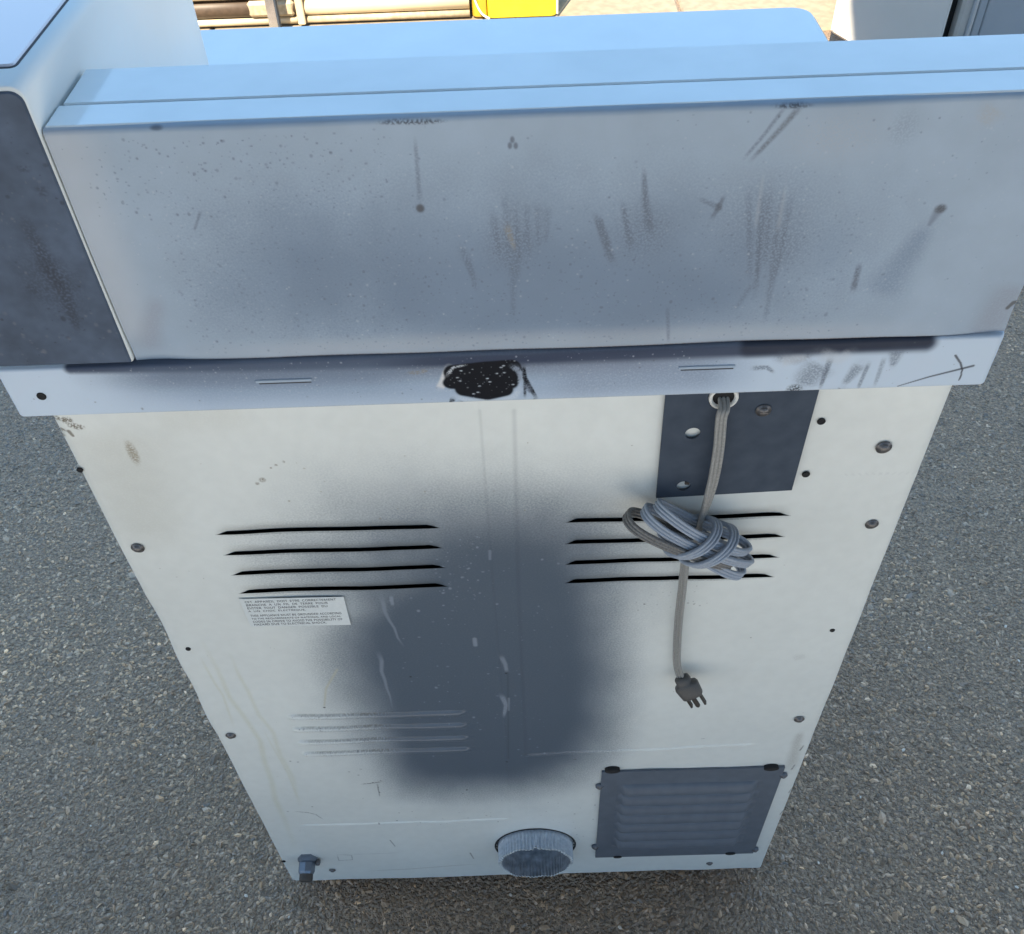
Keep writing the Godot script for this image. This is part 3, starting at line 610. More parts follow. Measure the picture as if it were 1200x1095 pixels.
	for q in [Vector2(0.0132, 1.0021), Vector2(0.0148, 0.9988), Vector2(0.0119, 0.9990)]: c.blob(q, .0011, .0018, s, .8, .4)
	c.blob(Vector2(-0.0308, 1.0132), .010, .0012, b, .8, .5, .9); c.blob(Vector2(-0.0429, 1.0137), .008, .0012, b, .7, .5, .9)
	c.blob(Vector2(0.1505, 1.0144), .008, .001, b, .8, .5, .8); c.blob(Vector2(-0.1615, 1.0148), .003, .001, b, .6)
	c.stroke([Vector2(-0.1513, 0.9694), Vector2(-0.1583, 0.9568)], .0008, .0005, s, .6, .6, .4)
	c.stroke([Vector2(0.2512, 1.0097), Vector2(0.2456, 1.0011)], .006, .004, Color(.33, .30, .26), .35, .9, .7)
	c.blob(Vector2(0.1748, 0.9971), .02, .012, Color(.36, .37, .39), .3, .9, .8); c.blob(Vector2(0.2079, 1.0003), .006, .008, s, .25, .9, .8)
	# fine dark flecks
	c.specks(260, -.205, .965, -.05, 1.010, .0003, .0008, s, .7)
	c.specks(260, -.215, .90, .30, 1.012, .0003, .0007, s, .6)
	c.specks(1200, -.18, .872, .20, .955, .0003, .0008, s, .5)
	c.specks(60, -.18, .872, .22, .93, .0005, .0010, s, .55)
	c.specks(700, -.20, .87, .29, 1.0, .0003, .0007, Color(.48, .53, .58), .35)
	c.stroke([Vector2(-.219, .8685), Vector2(.304, .8685)], .0008, .0008, Color(.16, .10, .06), .7, .6, .5)
	return c.texture()

func flange_texture() -> ImageTexture:
	var c := Canvas.new(-.304, .824, .304, .872, 1900.0, Color(.55, .64, .74), 103)
	c.mottle(6.0, .03, 71)
	var grey := Color(.10, .115, .155)
	# overall grey mist with a dark band under the console, cut off square at both ends
	c.stroke([Vector2(-0.2448, 0.8460), Vector2(-0.1497, 0.8467), Vector2(-0.0133, 0.8440), Vector2(0.1121, 0.8467), Vector2(0.1640, 0.8471)], .016, .015, Color(.25, .33, .45), .66, .9, .15)
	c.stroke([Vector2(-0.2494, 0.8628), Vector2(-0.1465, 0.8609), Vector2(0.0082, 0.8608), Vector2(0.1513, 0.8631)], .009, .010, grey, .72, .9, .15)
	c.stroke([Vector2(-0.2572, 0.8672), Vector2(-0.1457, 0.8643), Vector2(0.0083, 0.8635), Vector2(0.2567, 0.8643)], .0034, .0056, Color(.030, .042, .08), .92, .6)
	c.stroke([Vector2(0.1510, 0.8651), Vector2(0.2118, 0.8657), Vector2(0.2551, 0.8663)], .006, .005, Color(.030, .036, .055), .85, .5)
	c.stroke([Vector2(0.0286, 0.8435), Vector2(0.0913, 0.8463), Vector2(0.1433, 0.8467)], .012, .010, Color(.24, .27, .34), .5, .9, .4)
	c.stroke([Vector2(-0.2411, 0.8570), Vector2(-0.1477, 0.8556), Vector2(-0.0438, 0.8550)], .010, .012, Color(.17, .22, .30), .55, .95, .15)
	# scuffs right of centre
	var d := Color(.09, .105, .14)
	c.stroke([Vector2(0.1968, 0.8518), Vector2(0.1910, 0.8418), Vector2(0.1884, 0.8336)], .009, .006, d, .6, .8, .5)
	c.stroke([Vector2(0.2011, 0.8563), Vector2(0.1994, 0.8310)], .002, .001, d, .7, .6, .4)
	c.stroke([Vector2(0.2204, 0.8501), Vector2(0.2136, 0.8338)], .004, .002, d, .6, .7, .5)
	c.stroke([Vector2(0.2253, 0.8512), Vector2(0.2231, 0.8292)], .0014, .0010, d, .6, .6, .4); c.stroke([Vector2(0.2337, 0.8548), Vector2(0.2331, 0.8316)], .0016, .001, d, .45, .6, .5)
	c.stroke([Vector2(0.2399, 0.8605), Vector2(0.2404, 0.8465)], .0045, .0015, d, .6, .7, .5)
	c.stroke([Vector2(0.1661, 0.8598), Vector2(0.1806, 0.8558), Vector2(0.1899, 0.8607)], .004, .003, d, .6, .8, .5)
	c.stroke([Vector2(0.1543, 0.8496), Vector2(0.1636, 0.8499), Vector2(0.1685, 0.8456)], .0018, .0010, d, .7, .6, .6)
	c.stroke([Vector2(0.1707, 0.8536), Vector2(0.1871, 0.8569)], .004, .002, Color(.55, .58, .62), .6, .8, .3)
	c.stroke([Vector2(0.1928, 0.8593), Vector2(0.2065, 0.8547), Vector2(0.2131, 0.8597)], .004, .003, Color(.55, .58, .62), .5, .8, .3)
	c.blob(Vector2(0.1836, 0.8310), .0045, .0040, Color(.03, .035, .04), .9, .5, .6)
	c.stroke([Vector2(0.1699, 0.8273), Vector2(0.1803, 0.8283), Vector2(0.2019, 0.8266), Vector2(0.2205, 0.8265), Vector2(0.2470, 0.8267)], .0016, .0012, Color(.06, .065, .08), .8, .6, .8)
	c.stroke([Vector2(0.2135, 0.8296), Vector2(0.2099, 0.8262)], .003, .001, d, .7, .6, .5)
	# scratched cross
	c.stroke([Vector2(0.2475, 0.8309), Vector2(0.2651, 0.8378), Vector2(0.2899, 0.8456)], .0003, .0008, Color(.04, .045, .06), .85, .5)
	c.stroke([Vector2(0.2764, 0.8543), Vector2(0.2814, 0.8480), Vector2(0.2841, 0.8425), Vector2(0.2847, 0.8369), Vector2(0.2845, 0.8342)], .0007, .0004, Color(.05, .05, .06), .85, .3)
	# black patch with chipped white rim
	var k := Color(.006, .008, .013)
	c.stroke([Vector2(-0.0295, 0.8591), Vector2(-0.0341, 0.8470), Vector2(-0.0367, 0.8416)], .0024, .0026, Color(.66, .66, .66), .95, .3, .2)
	c.stroke([Vector2(-0.0142, 0.8292), Vector2(0.0071, 0.8275)], .002, .003, Color(.5, .53, .58), .7, .6, .3)
	c.stroke([Vector2(-0.0234, 0.8500), Vector2(-0.0106, 0.8467), Vector2(0.0036, 0.8481)], .0095, .0095, k, 1.0, .12)
	c.stroke([Vector2(-0.0273, 0.8543), Vector2(-0.0075, 0.8561), Vector2(0.0081, 0.8568)], .006, .006, k, 1.0, .12)
	c.stroke([Vector2(-0.0214, 0.8409), Vector2(-0.0074, 0.8367), Vector2(0.0033, 0.8391)], .006, .0055, k, 1.0, .15)
	c.blob(Vector2(-0.0284, 0.8461), .0060, .0050, k, 1.0, .15); c.blob(Vector2(0.0088, 0.8472), .0040, .007, k, 1.0, .2)
	c.stroke([Vector2(0.0148, 0.8585), Vector2(0.0161, 0.8482), Vector2(0.0232, 0.8304)], .0016, .0012, k, 1.0, .3, .3); c.stroke([Vector2(0.0161, 0.8482), Vector2(0.0158, 0.8321)], .0010, .0008, k, .9, .4, .4); c.stroke([Vector2(0.0167, 0.8256), Vector2(0.0227, 0.8304)], .0009, .0012, k, .9, .4, .4)
	c.stroke([Vector2(0.0165, 0.8427), Vector2(0.0201, 0.8355)], .0024, .001, d, .8, .6, .4)
	c.stroke([Vector2(-0.0289, 0.8334), Vector2(-0.0321, 0.8256)], .0017, .0012, k, .9, .4, .4); c.stroke([Vector2(-0.0248, 0.8304), Vector2(-0.0230, 0.8259)], .0015, .001, k, .9, .4, .4); c.blob(Vector2(-0.0365, 0.8251), .0014, .0006, k, .9)
	c.stroke([Vector2(-0.0297, 0.8363), Vector2(-0.0194, 0.8309), Vector2(-0.0035, 0.8287), Vector2(0.0094, 0.8331), Vector2(0.0139, 0.8414)], .0014, .0020, Color(.60, .66, .72), .7, .6, .7)
	c.stroke([Vector2(-0.0316, 0.8518), Vector2(-0.0270, 0.8583), Vector2(-0.0186, 0.8600)], .0012, .0006, Color(.62, .66, .70), .8, .5, .8)
	c.stroke([Vector2(0.0081, 0.8581), Vector2(0.0136, 0.8525), Vector2(0.0123, 0.8401)], .0016, .0010, Color(.40, .47, .56), .7, .6, .7)
	c.blob(Vector2(-0.0170, 0.8271), .0040, .0014, Color(.22, .19, .13), .8, .5, .5)
	c.stroke([Vector2(0.0112, 0.8580), Vector2(0.0140, 0.8456)], .0016, .0010, Color(.25, .29, .36), .8, .6, .4)
	for q in [Vector2(-0.0225, 0.8554), Vector2(-0.0250, 0.8501), Vector2(-0.0236, 0.8473), Vector2(-0.0068, 0.8486), Vector2(-0.0009, 0.8524), Vector2(0.0035, 0.8583), Vector2(0.0038, 0.8529), Vector2(0.0087, 0.8430), Vector2(-0.0159, 0.8364), Vector2(-0.0132, 0.8377), Vector2(-0.0119, 0.8426), Vector2(-0.0305, 0.8399), Vector2(-0.0054, 0.8458), Vector2(0.0019, 0.8571)]: c.blob(q, .0009, .0005, Color(.55, .60, .66), .9, .5, .3)
	c.specks(8, -.034, .834, .010, .858, .0002, .0006, Color(.5, .53, .57), .7)
	c.blob(Vector2(-0.0500, 0.8553), .0045, .0016, Color(.28, .24, .18), .6, .6, .7); c.blob(Vector2(-0.0447, 0.8564), .002, .0014, Color(.28, .24, .18), .6, .6, .7)
	c.specks(500, -.26, .832, .12, .866, .0002, .0006, Color(.55, .58, .62), .5)
	c.specks(60, -.29, .83, .29, .866, .0003, .0008, Color(.12, .12, .13), .6)
	c.stroke([Vector2(-.302, .8295), Vector2(.302, .8295)], .0009, .0009, Color(.25, .24, .23), .45, .8, .6)
	return c.texture()

func block_texture() -> ImageTexture:
	var c := Canvas.new(-.304, .866, -.216, 1.042, 1500.0, Color(.070, .097, .145), 104)
	c.mottle(18.0, .22, 81); c.mottle(90.0, .12, 82)
	var d := Color(.034, .042, .06)
	for q in [[Vector2(-0.2420, 0.9576), Vector2(-0.2426, 0.9187)], [Vector2(-0.2425, 0.9442), Vector2(-0.2430, 0.8976)], [Vector2(-0.2377, 0.9385), Vector2(-0.2428, 0.8913)], [Vector2(-0.2437, 0.9706), Vector2(-0.2465, 0.9275)], [Vector2(-0.2290, 0.9874), Vector2(-0.2293, 0.9810)], [Vector2(-0.2330, 0.9994), Vector2(-0.2332, 0.9947)], [Vector2(-0.2578, 0.9280), Vector2(-0.2558, 0.9210)]]:
		c.stroke(q, .0035, .002, d, .55, .9, .8)
	c.blob(Vector2(-0.2456, 0.9275), .014, .02, d, .4, .9, .8)
	c.specks(90, -.30, .87, -.22, 1.03, .0004, .0014, Color(.16, .17, .2), .6)
	c.specks(60, -.30, .87, -.22, 1.03, .0004, .0016, d, .7)
	return c.texture()

func tex_mat(t: Texture2D, rough: float, spec := 0.5) -> StandardMaterial3D:
	var m := mat(Color.WHITE, rough, 0.0, spec); m.albedo_texture = t; m.texture_repeat = false; return m

func screw(parent: Node, p: Vector3, r: float, slotted := false):
	var st := st_new()
	var xf := Transform3D(Basis(Vector3.RIGHT, PI / 2), p)
	lathe(st, [Vector2(r * 1.35, 0), Vector2(r * 1.35, r * .18), Vector2(r * .95, r * .22), Vector2(r * .9, r * .45), Vector2(r * .6, r * .72), Vector2(0, r * .8)], 18, xf)
	if slotted: cbox(st, p + Vector3(0, 0, r * .8), Vector3(r * 1.5, r * .25, r * .12), .0001)
	inst("screw", done(st), M.screw, parent)

func hole(parent: Node, p: Vector3, r: float, m: Material = null):
	var st := st_new()
	lathe(st, [Vector2(r * 1.12, -.0004), Vector2(r * 1.12, .0003), Vector2(r, .0006), Vector2(r * .85, .0003), Vector2(0, .0002)], 16, Transform3D(Basis(Vector3.RIGHT, PI / 2), p))
	inst("hole", done(st), m if m else M.hole, parent)

# flat three-core cable: points, width directions
func ribbon(st: SurfaceTool, pts: Array, side: Array, width: float, thick: float, closed := false):
	var prof := []
	for k in 3:
		for i in 5: prof.append([-1.0 + 2.0 * (k + .5) / 3.0 + cos(PI - PI * i / 4.0) * .305, .42 + .58 * sin(PI * i / 4.0)])
	var ring := []
	for q in prof: ring.append(Vector2(q[0] * width * .5, q[1] * thick * .5))
	for i in prof.size(): var q = prof[prof.size() - 1 - i]; ring.append(Vector2(q[0] * width * .5, -q[1] * thick * .5))
	var n := pts.size(); var rings := []
	for i in n:
		var a: Vector3 = pts[(i + n - 1) % n] if closed or i > 0 else pts[i]; var b: Vector3 = pts[(i + 1) % n] if closed or i < n - 1 else pts[i]
		var t := (b - a).normalized()
		var s: Vector3 = side[i]; s = (s - t * s.dot(t)).normalized()
		var nn := t.cross(s)
		var rr := []
		for q in ring: rr.append(pts[i] + s * q.x + nn * q.y)
		rings.append(rr)
	st.set_smooth_group(0)
	for i in (n if closed else n - 1):
		var ra = rings[i]; var rb = rings[(i + 1) % n]
		for k in ring.size():
			var l := (k + 1) % ring.size()
			quad(st, ra[k], ra[l], rb[l], rb[k])
	st.set_smooth_group(-1)

func spline(ctrl: Array, per: int) -> Array:
	var c := Curve3D.new()
	for i in ctrl.size():
		var a: Vector3 = ctrl[max(i - 1, 0)]; var b: Vector3 = ctrl[min(i + 1, ctrl.size() - 1)]
		var t := (b - a) / 6.0
		c.add_point(ctrl[i], -t, t)
	var out := []
	var total := (ctrl.size() - 1) * per
	for i in total + 1: out.append(c.sample(int(float(i) / per) if i < total else ctrl.size() - 2, fmod(float(i) / per, 1.0) if i < total else 1.0))
	return out

func build_dryer():
	sheet_noise = FastNoiseLite.new(); sheet_noise.seed = 9; sheet_noise.frequency = 1.0; sheet_noise.fractal_octaves = 2
	var D := thing("clothes_dryer", "old white clothes dryer seen from behind with dark grey overspray and a coiled power cord", "clothes dryer")
	# --- cabinet shell: two sides, front, bottom, inner bulkhead
	var cz := -.2365
	inst("side_panel", box_mesh(Vector3(-.2895, .435, cz), Vector3(.003, .83, .467), .001), M.enamel, D)
	inst("side_panel", box_mesh(Vector3(.2895, .435, cz), Vector3(.003, .83, .467), .001), M.enamel, D)
	inst("front_panel", box_mesh(Vector3(0, .435, -.4715), Vector3(.575, .83, .003), .001), M.enamel, D)
	inst("base_pan", box_mesh(Vector3(0, .0245, cz), Vector3(.574, .005, .464), .001), M.galv, D)
	inst("bulkhead", box_mesh(Vector3(0, .43, -.09), Vector3(.572, .79, .002), .0005), M.liner, D)
	for s in [Vector2(-.24, -.05), Vector2(.24, -.05), Vector2(-.24, -.42), Vector2(.24, -.42)]:
		var ft := st_new(); lathe(ft, [Vector2(0, 0), Vector2(.014, 0), Vector2(.016, .004), Vector2(.012, .010), Vector2(.005, .012), Vector2(.005, .024)], 14, Transform3D(Basis(), Vector3(s.x, 0, s.y)))
		inst("foot", done(ft), M.rubber, D)
	# --- back panel sheet with pressed louvres
	var ye := []; var xe := [-.2170, -.0488, .0430, .2100, -.2905, -.2915, .2905, .2915, -.0150, -.0140, -.0130, -.0120, .0050, .0060, .0070, .0085]
	for y0 in LOUV_Y:
		for q in [0.0, .0001, .0012, .0025, .004, .006, .008, .0105, .013, .015]: ye.append(y0 + q)
	for y0 in FAUX_Y:
		for q in [-.009, -.008, -.0065, -.005, -.004, -.003, -.0018, -.0005, .0005, .0015, .0025, .0034]: ye.append(y0 + q)
	for k in 22: ye.append(.1765 + k * .0005)
	for k in 34: ye.append(.3290 + k * .0005)
	for k in 64: xe.append(-.0350 + k * .0015)
	var xs := lines(-.292, .292, .006, xe + [-.2155, -.2135, -.2115, -.050, -.052, -.054, .0445, .0465, .0485, .2085, .2065, .2045])
	for k in 64: ye.append(.0595 + k * .0015)
	var ys := lines(.02, .832, .008, ye)
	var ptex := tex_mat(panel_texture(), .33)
	var louv := func(x: float, y: float) -> int:
		for k in 8:
			var xa := -.2170 if k < 4 else .0430; var xb := -.0488 if k < 4 else .2100
			if x > xa and x < xb and y > LOUV_Y[k % 4] and y < LOUV_Y[k % 4] + .015: return k
		for k in 4:
			if x > -.2170 and x < -.0488 and y > FAUX_Y[k] - .009 and y < FAUX_Y[k] + .0034: return 8 + k
		return -1
	var lip := func(x: float, y: float) -> bool: return false
	var vent_hole := func(x: float, y: float) -> bool: return Vector2(x - .0130, y - .1075).length() < .0458
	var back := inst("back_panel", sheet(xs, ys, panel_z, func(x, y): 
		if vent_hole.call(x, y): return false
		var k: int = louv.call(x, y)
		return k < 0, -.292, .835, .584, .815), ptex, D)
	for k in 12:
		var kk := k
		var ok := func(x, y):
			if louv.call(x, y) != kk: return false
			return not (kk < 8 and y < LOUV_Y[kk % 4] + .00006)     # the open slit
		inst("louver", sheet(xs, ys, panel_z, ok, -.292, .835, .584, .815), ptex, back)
	# screws and holes
	for p in [Vector2(0.2717, 0.6801), Vector2(-0.2782, 0.6796), Vector2(-0.2782, 0.3912), Vector2(0.2710, 0.3902)]: screw(back, Vector3(p.x, p.y, .0006), .0037)
	screw(back, Vector3(Vector2(0.2604, 0.7617).x, Vector2(0.2604, 0.7617).y, .0006), .0041)
	for p in [Vector2(-0.2360, 0.0521), Vector2(0.2256, 0.0408)]: screw(back, Vector3(p.x, p.y, .0006), .0030)
	for p in [Vector2(0.2127, 0.7880), Vector2(0.2122, 0.7367)]: hole(back, Vector3(p.x, p.y, .0006), .0025)
	for p in [Vector2(-0.2916, 0.7650), Vector2(-0.2782, 0.5418), Vector2(-0.2854, 0.4213), Vector2(0.2716, 0.5404), Vector2(-0.2896, 0.0823)]: hole(back, Vector3(p.x, p.y, .0004), .0020)
	# --- top lid with rolled back flange
	var lid := st_new()
	var xf := Transform3D(Basis(Vector3(1, 0, 0), Vector3(0, 0, -1), Vector3(0, 1, 0)), Vector3.ZERO)
	extrude(lid, round_rect(-.3028, -.010, .3028, .489, [.0055, .0055, .022, .022], 8), .830, .8674, .004, xf)
	inst("top_lid", done(lid), M.enamel, D)
	var fst := SurfaceTool.new(); fst.begin(Mesh.PRIMITIVE_TRIANGLES); fst.set_smooth_group(0)
	var prof := [Vector2(.8677, -.002)]
	for i in 7: prof.append(Vector2(.8655 + .0022 * cos(PI / 2 * i / 6.0), .0130 + .0022 * sin(PI / 2 * i / 6.0)))
	prof.append_array([Vector2(.855, .0153), Vector2(.845, .0153), Vector2(.834, .0152)])
	for i in 5: prof.append(Vector2(.8305 - .0016 * sin(PI / 2 * i / 4.0), .0136 + .0016 * cos(PI / 2 * i / 4.0)))
	prof.append(Vector2(.8289, .006)); prof.append(Vector2(.8300, .006))
	var fx := []
	for i in 7: fx.append(-.3032 + .0045 * (1.0 - cos(PI / 2 * i / 6.0)))
	for i in 20: fx.append(-.29 + i * .58 / 19.0)
	for i in 7: fx.append(.2987 + .0045 * sin(PI / 2 * i / 6.0))
	for j in prof.size():
		for i in fx.size():
			var e: float = clampf((absf(fx[i]) - .2987) / .0045, 0, 1)
			var pull := .0042 * (1.0 - sqrt(max(0.0, 1.0 - e * e)))
			fst.set_uv(Vector2((fx[i] + .304) / .608, (.872 - prof[j].x) / .048))
			fst.add_vertex(Vector3(fx[i], prof[j].x, min(prof[j].y, .0152) - pull if prof[j].y > .004 else prof[j].y))
	for j in prof.size() - 1:
		for i in fx.size() - 1:
			var a := j * fx.size() + i
			for q in [a, a + 1, a + fx.size() + 1, a, a + fx.size() + 1, a + fx.size()]: fst.add_index(q)
	fst.generate_normals()
	var fl := inst("back_flange", fst.commit(), tex_mat(flange_texture(), .45, .22), D)
	for p in [Vector2(-.1306, .8515), Vector2(.1270, .8509)]:
		var sl := st_new()
		cbox(sl, Vector3(p.x, p.y + .0008, .0153), Vector3(.0345, .0022, .0016), .0007)
		inst("slot_lip", done(sl), M.lip, fl)
		inst("slot", box_mesh(Vector3(p.x + .0005, p.y - .0010, .0152), Vector3(.032, .0012, .0006), .0001), M.ink, fl)
	hole(fl, Vector3(Vector2(-0.2818, 0.8463).x, Vector2(-0.2818, 0.8463).y, .0154), .0026)
	# --- console on the top
	var cg := Node3D.new(); cg.name = "control_console"; D.add_child(cg)
	var cx := lines(-.2172, .3030, .009, [.301, .302, -.2160])
	var cy := lines(.8682, 1.0160, .006, [.8690, 1.0150, 1.0140, 1.0130, 1.0120])
	var cfz := func(x: float, y: float) -> float:
		var z := .0122 + sheet_noise.get_noise_2d(x * 6.0 + 3.0, y * 6.0) * .0012
		z -= .0020 * exp(-(pow((x + .204) / .018, 2) + pow((y - .874) / .016, 2)))
		z -= .0022 * exp(-(pow((x - .300) / .018, 2) + pow((y - .885) / .022, 2)))
		z += .0015 * exp(-(pow((x - .27) / .03, 2) + pow((y - .878) / .02, 2)))
		var e: float = max(0.0, y - 1.0125) / .0035
		return z - .0035 * (1.0 - sqrt(max(0.0, 1.0 - min(e * e, 1.0))))
	inst("console_back", sheet(cx, cy, cfz, func(_x, _y): return true, -.219, 1.020, .523, .154), tex_mat(console_texture(), .38), cg)
	inst("top_strip", box_mesh(Vector3(.0430, 1.0125, -.0022), Vector3(.5196, .0076, .0226), .0006), M.strip, cg)
	inst("top_strip", box_mesh(Vector3(.0430, 1.0123, -.0360), Vector3(.5170, .0076, .0405), .0007), M.strip, cg)
	inst("console_body", box_mesh(Vector3(.0430, .9345, -.0245), Vector3(.5190, .1300, .0640), .0015), M.liner, cg)
	inst("console_front", box_mesh(Vector3(.0430, .9390, -.0578), Vector3(.5194, .1405, .0030), .001), M.enamel, cg)
	inst("end_cap", box_mesh(Vector3(.3018, .9395, -.0270), Vector3(.0026, .1420, .0600), .001), M.end_grey, cg)
	# --- taller housing at the left end
	var hg := Node3D.new(); hg.name = "end_housing"; D.add_child(hg)
	var hs := st_new(); hs.set_smooth_group(0)
	var ho := round_rect(-.3030, .8682, -.2182, 1.0387, [.002, .002, .007, .007], 6)
	extrude(hs, ho, -.2795, .0125, .0008)
	inst("housing_shell", done(hs), M.shell, hg)
	var bp := plate(round_rect(-.3020, .8690, -.2193, 1.0362, [.001, .001, .006, .006], 6), .0118, .0138, .0008)
	var bst := SurfaceTool.new(); bst.create_from(bp, 0)
	var md := MeshDataTool.new(); md.create_from_surface(bp, 0)
	for i in md.get_vertex_count():
		var v := md.get_vertex(i); md.set_vertex_uv(i, Vector2((v.x + .304) / .088, (1.042 - v.y) / .176))
	var bm := ArrayMesh.new(); md.commit_to_surface(bm)
	inst("housing_back", bm, tex_mat(block_texture(), .55, .35), hg)
	var top_xf := Transform3D(Basis(Vector3(1, 0, 0), Vector3(0, 0, -1), Vector3(0, 1, 0)), Vector3.ZERO)
	inst("gasket", plate(round_rect(-.2940, .0068, -.2272, .2680, [.004, .004, .004, .004], 5), 1.0380, 1.0391, .0004, top_xf), M.ink, hg)
	inst("glossy_panel", plate(round_rect(-.2930, .0080, -.2284, .2668, [.003, .003, .003, .003], 5), 1.0382, 1.0402, .0008, top_xf), M.glass_white, hg)
	# --- junction cover plate
	var jp := CSGCombiner3D.new(); jp.name = "junction_plate"
	var pl := CSGPolygon3D.new(); pl.name = "sheet"; pl.polygon = PackedVector2Array([Vector2(.1078, .7200), Vector2(.2040, .7236), Vector2(.2046, .8300), Vector2(.1062, .8300)]); pl.depth = .0016; pl.material = M.plate
	pl.position.z = .0034; jp.add_child(pl)
	for q in [[Vector2(.1274, .7835), .0052], [Vector2(.1263, .7318), .0049], [Vector2(.1440, .8150), .0100]]:
		var cy2 := CSGCylinder3D.new(); cy2.name = "cutout"; cy2.radius = q[1]; cy2.height = .02; cy2.sides = 24; cy2.operation = CSGShape3D.OPERATION_SUBTRACTION; cy2.material = M.plate
		cy2.rotation.x = PI / 2; cy2.position = Vector3(q[0].x, q[0].y, .003); jp.add_child(cy2)
	D.add_child(jp)
	inst("rust_nick", box_mesh(Vector3(.1288, .7338, .0022), Vector3(.0035, .0030, .002), .0006), M.rust_pipe, jp)
	var bu := st_new(); lathe(bu, [Vector2(.0095, 0), Vector2(.0095, .0042), Vector2(.0078, .0046), Vector2(.0070, .0030)], 24, Transform3D(Basis(Vector3.RIGHT, PI / 2), Vector3(.1440, .8150, 0)))
	inst("cord_bushing", done(bu), M.white_plastic, jp)
	var bh := st_new(); lathe(bh, [Vector2(.0070, .0028), Vector2(0, .0026)], 20, Transform3D(Basis(Vector3.RIGHT, PI / 2), Vector3(.1440, .8150, 0)))
	inst("cord_hole", done(bh), M.hole, jp)
	screw(jp, Vector3(.1713, .8030, .0036), .0038, true)
	# --- warning sticker
	var lb := inst("warning_sticker", plate(PackedVector2Array([Vector2(-.2168, .5743), Vector2(-.1338, .5722), Vector2(-.1336, .6113), Vector2(-.2176, .6126)]), .0014, .0018, .0001), M.sticker, D)
	var txt := ["CET APPAREIL DOIT ETRE CORRECTEMENT", "BRANCHE A UN FIL DE TERRE POUR", "EVITER TOUT DANGER POSSIBLE DU", "A UN CHOC ELECTRIQUE.", "", "THIS APPLIANCE MUST BE GROUNDED ACCORDING", "TO THE REQUIREMENTS OF NATIONAL AND LOCAL", "CODES IN ORDER TO AVOID THE POSSIBILITY OF", "HAZARD DUE TO ELECTRICAL SHOCK."]
	var ty := [.6083, .6040, .5997, .5956, 0.0, .5893, .5850, .5808, .5768]
	var wid := [.0735, .0660, .0650, .0470, 0.0, .0745, .0735, .0740, .0600]
	var font := SystemFont.new(); font.font_names = PackedStringArray(["Droid Sans"])
	for i in txt.size():
		if txt[i] == "": continue
		var tm := TextMesh.new(); tm.text = txt[i] if i > 3 else txt[i].replace(" ", "  "); tm.font = font; tm.font_size = 32; tm.pixel_size = .0001; tm.depth = .0001; tm.horizontal_alignment = HORIZONTAL_ALIGNMENT_LEFT; tm.vertical_alignment = VERTICAL_ALIGNMENT_CENTER
		var bb := tm.get_aabb().size
		var line := inst("lettering", tm, M.ink, lb)
		line.scale = Vector3(wid[i] / bb.x, .0026 / bb.y, 1.0)
		line.position = Vector3(-.2142 + (.0002 if i < 4 else .0006), ty[i], .00188)
	# --- vent cover at the lower right
	var vy := [.2570, .2330, .2092, .1862, .1632, .1402, .1182]
	var vz := func(x: float, y: float) -> float:
		var z := .0030
		for q in vy:
			var e := ss(.1020, .1110, x) * (1.0 - ss(.2420, .2530, x))
			var d: float = y - q
			if d > -.0085 and d < .0100: z += .0075 * e * (pow(max(0.0, 1.0 - pow((d + .003) / (.013 if d > -.003 else .0055), 2)), .7))
		return z
	var vex := []
	for q in vy:
		for t in [-.0084, -.008, -.0072, -.006, -.0045, -.003, -.001, .001, .003, .005, .007, .009, .0099]: vex.append(q + t)
	var vxs := lines(.0845, .2735, .006, [.102, .104, .106, .1085, .2445, .247, .2495]); var vys := lines(.0735, .2950, .006, vex)
	var vc := inst("vent_cover", sheet(vxs, vys, vz, func(x, y):
		for q in vy: if x > .102 and x < .253 and y > q - .0084 and y < q + .0099: return false
		return true, 0, 0, 1, 1), M.vent, D)
	for q in vy:
		var qq: float = q
		inst("louver", sheet(vxs, vys, vz, func(x, y): return x > .102 and x < .253 and y > qq - .0084 and y < qq + .0099, 0, 0, 1, 1), M.vent, vc)
	inst("rim", box_mesh(Vector3(.179, .2944, .0016), Vector3(.189, .0014, .0026), .0003), M.vent, vc)
	inst("rim", box_mesh(Vector3(.179, .0742, .0016), Vector3(.189, .0014, .0026), .0003), M.vent, vc)
	for s in [.0852, .2728]: inst("rim", box_mesh(Vector3(s, .1842, .0016), Vector3(.0014, .2190, .0026), .0003), M.vent, vc)
	for p in [Vector2(0.0832, 0.2623), Vector2(0.2750, 0.2759), Vector2(0.0836, 0.1045), Vector2(0.2744, 0.0839)]:
		var tb := st_new(); lathe(tb, [Vector2(.0044, 0), Vector2(.0044, .0024), Vector2(.0038, .0030), Vector2(0, .0031)], 16, Transform3D(Basis(Vector3.RIGHT, PI / 2), Vector3(p.x, p.y, .0008)))
		inst("tab", done(tb), M.vent, vc)
		screw(vc, Vector3(p.x, p.y, .0038), .0024)
	for p in [[Vector2(0.0952, 0.2986), .0078], [Vector2(0.2595, 0.2941), .0078], [Vector2(0.1111, 0.0749), .0050], [Vector2(0.2460, 0.0757), .0060]]:
		var nt := st_new(); lathe(nt, [Vector2(p[1], -.001), Vector2(p[1], .0034), Vector2(0, .0035)], 18, Transform3D(Basis(Vector3.RIGHT, PI / 2) * Basis.from_scale(Vector3(1, 1, .62)), Vector3(p[0].x, p[0].y, .0004)))
		inst("notch", done(nt), M.hole, vc)
	# --- exhaust duct
	var ctr := Vector3(.0130, .1075, 0); var R := .0440
	var dst := st_new(); dst.set_smooth_group(0)
	var N := 512
	var rows := [[-.075, 0.0, 0.0], [-.004, 0.0, 0.0], [.002, .15, 0.0], [.008, .8, 0.0], [.014, 1.0, 0.0], [.0205, 1.0, 0.0]]
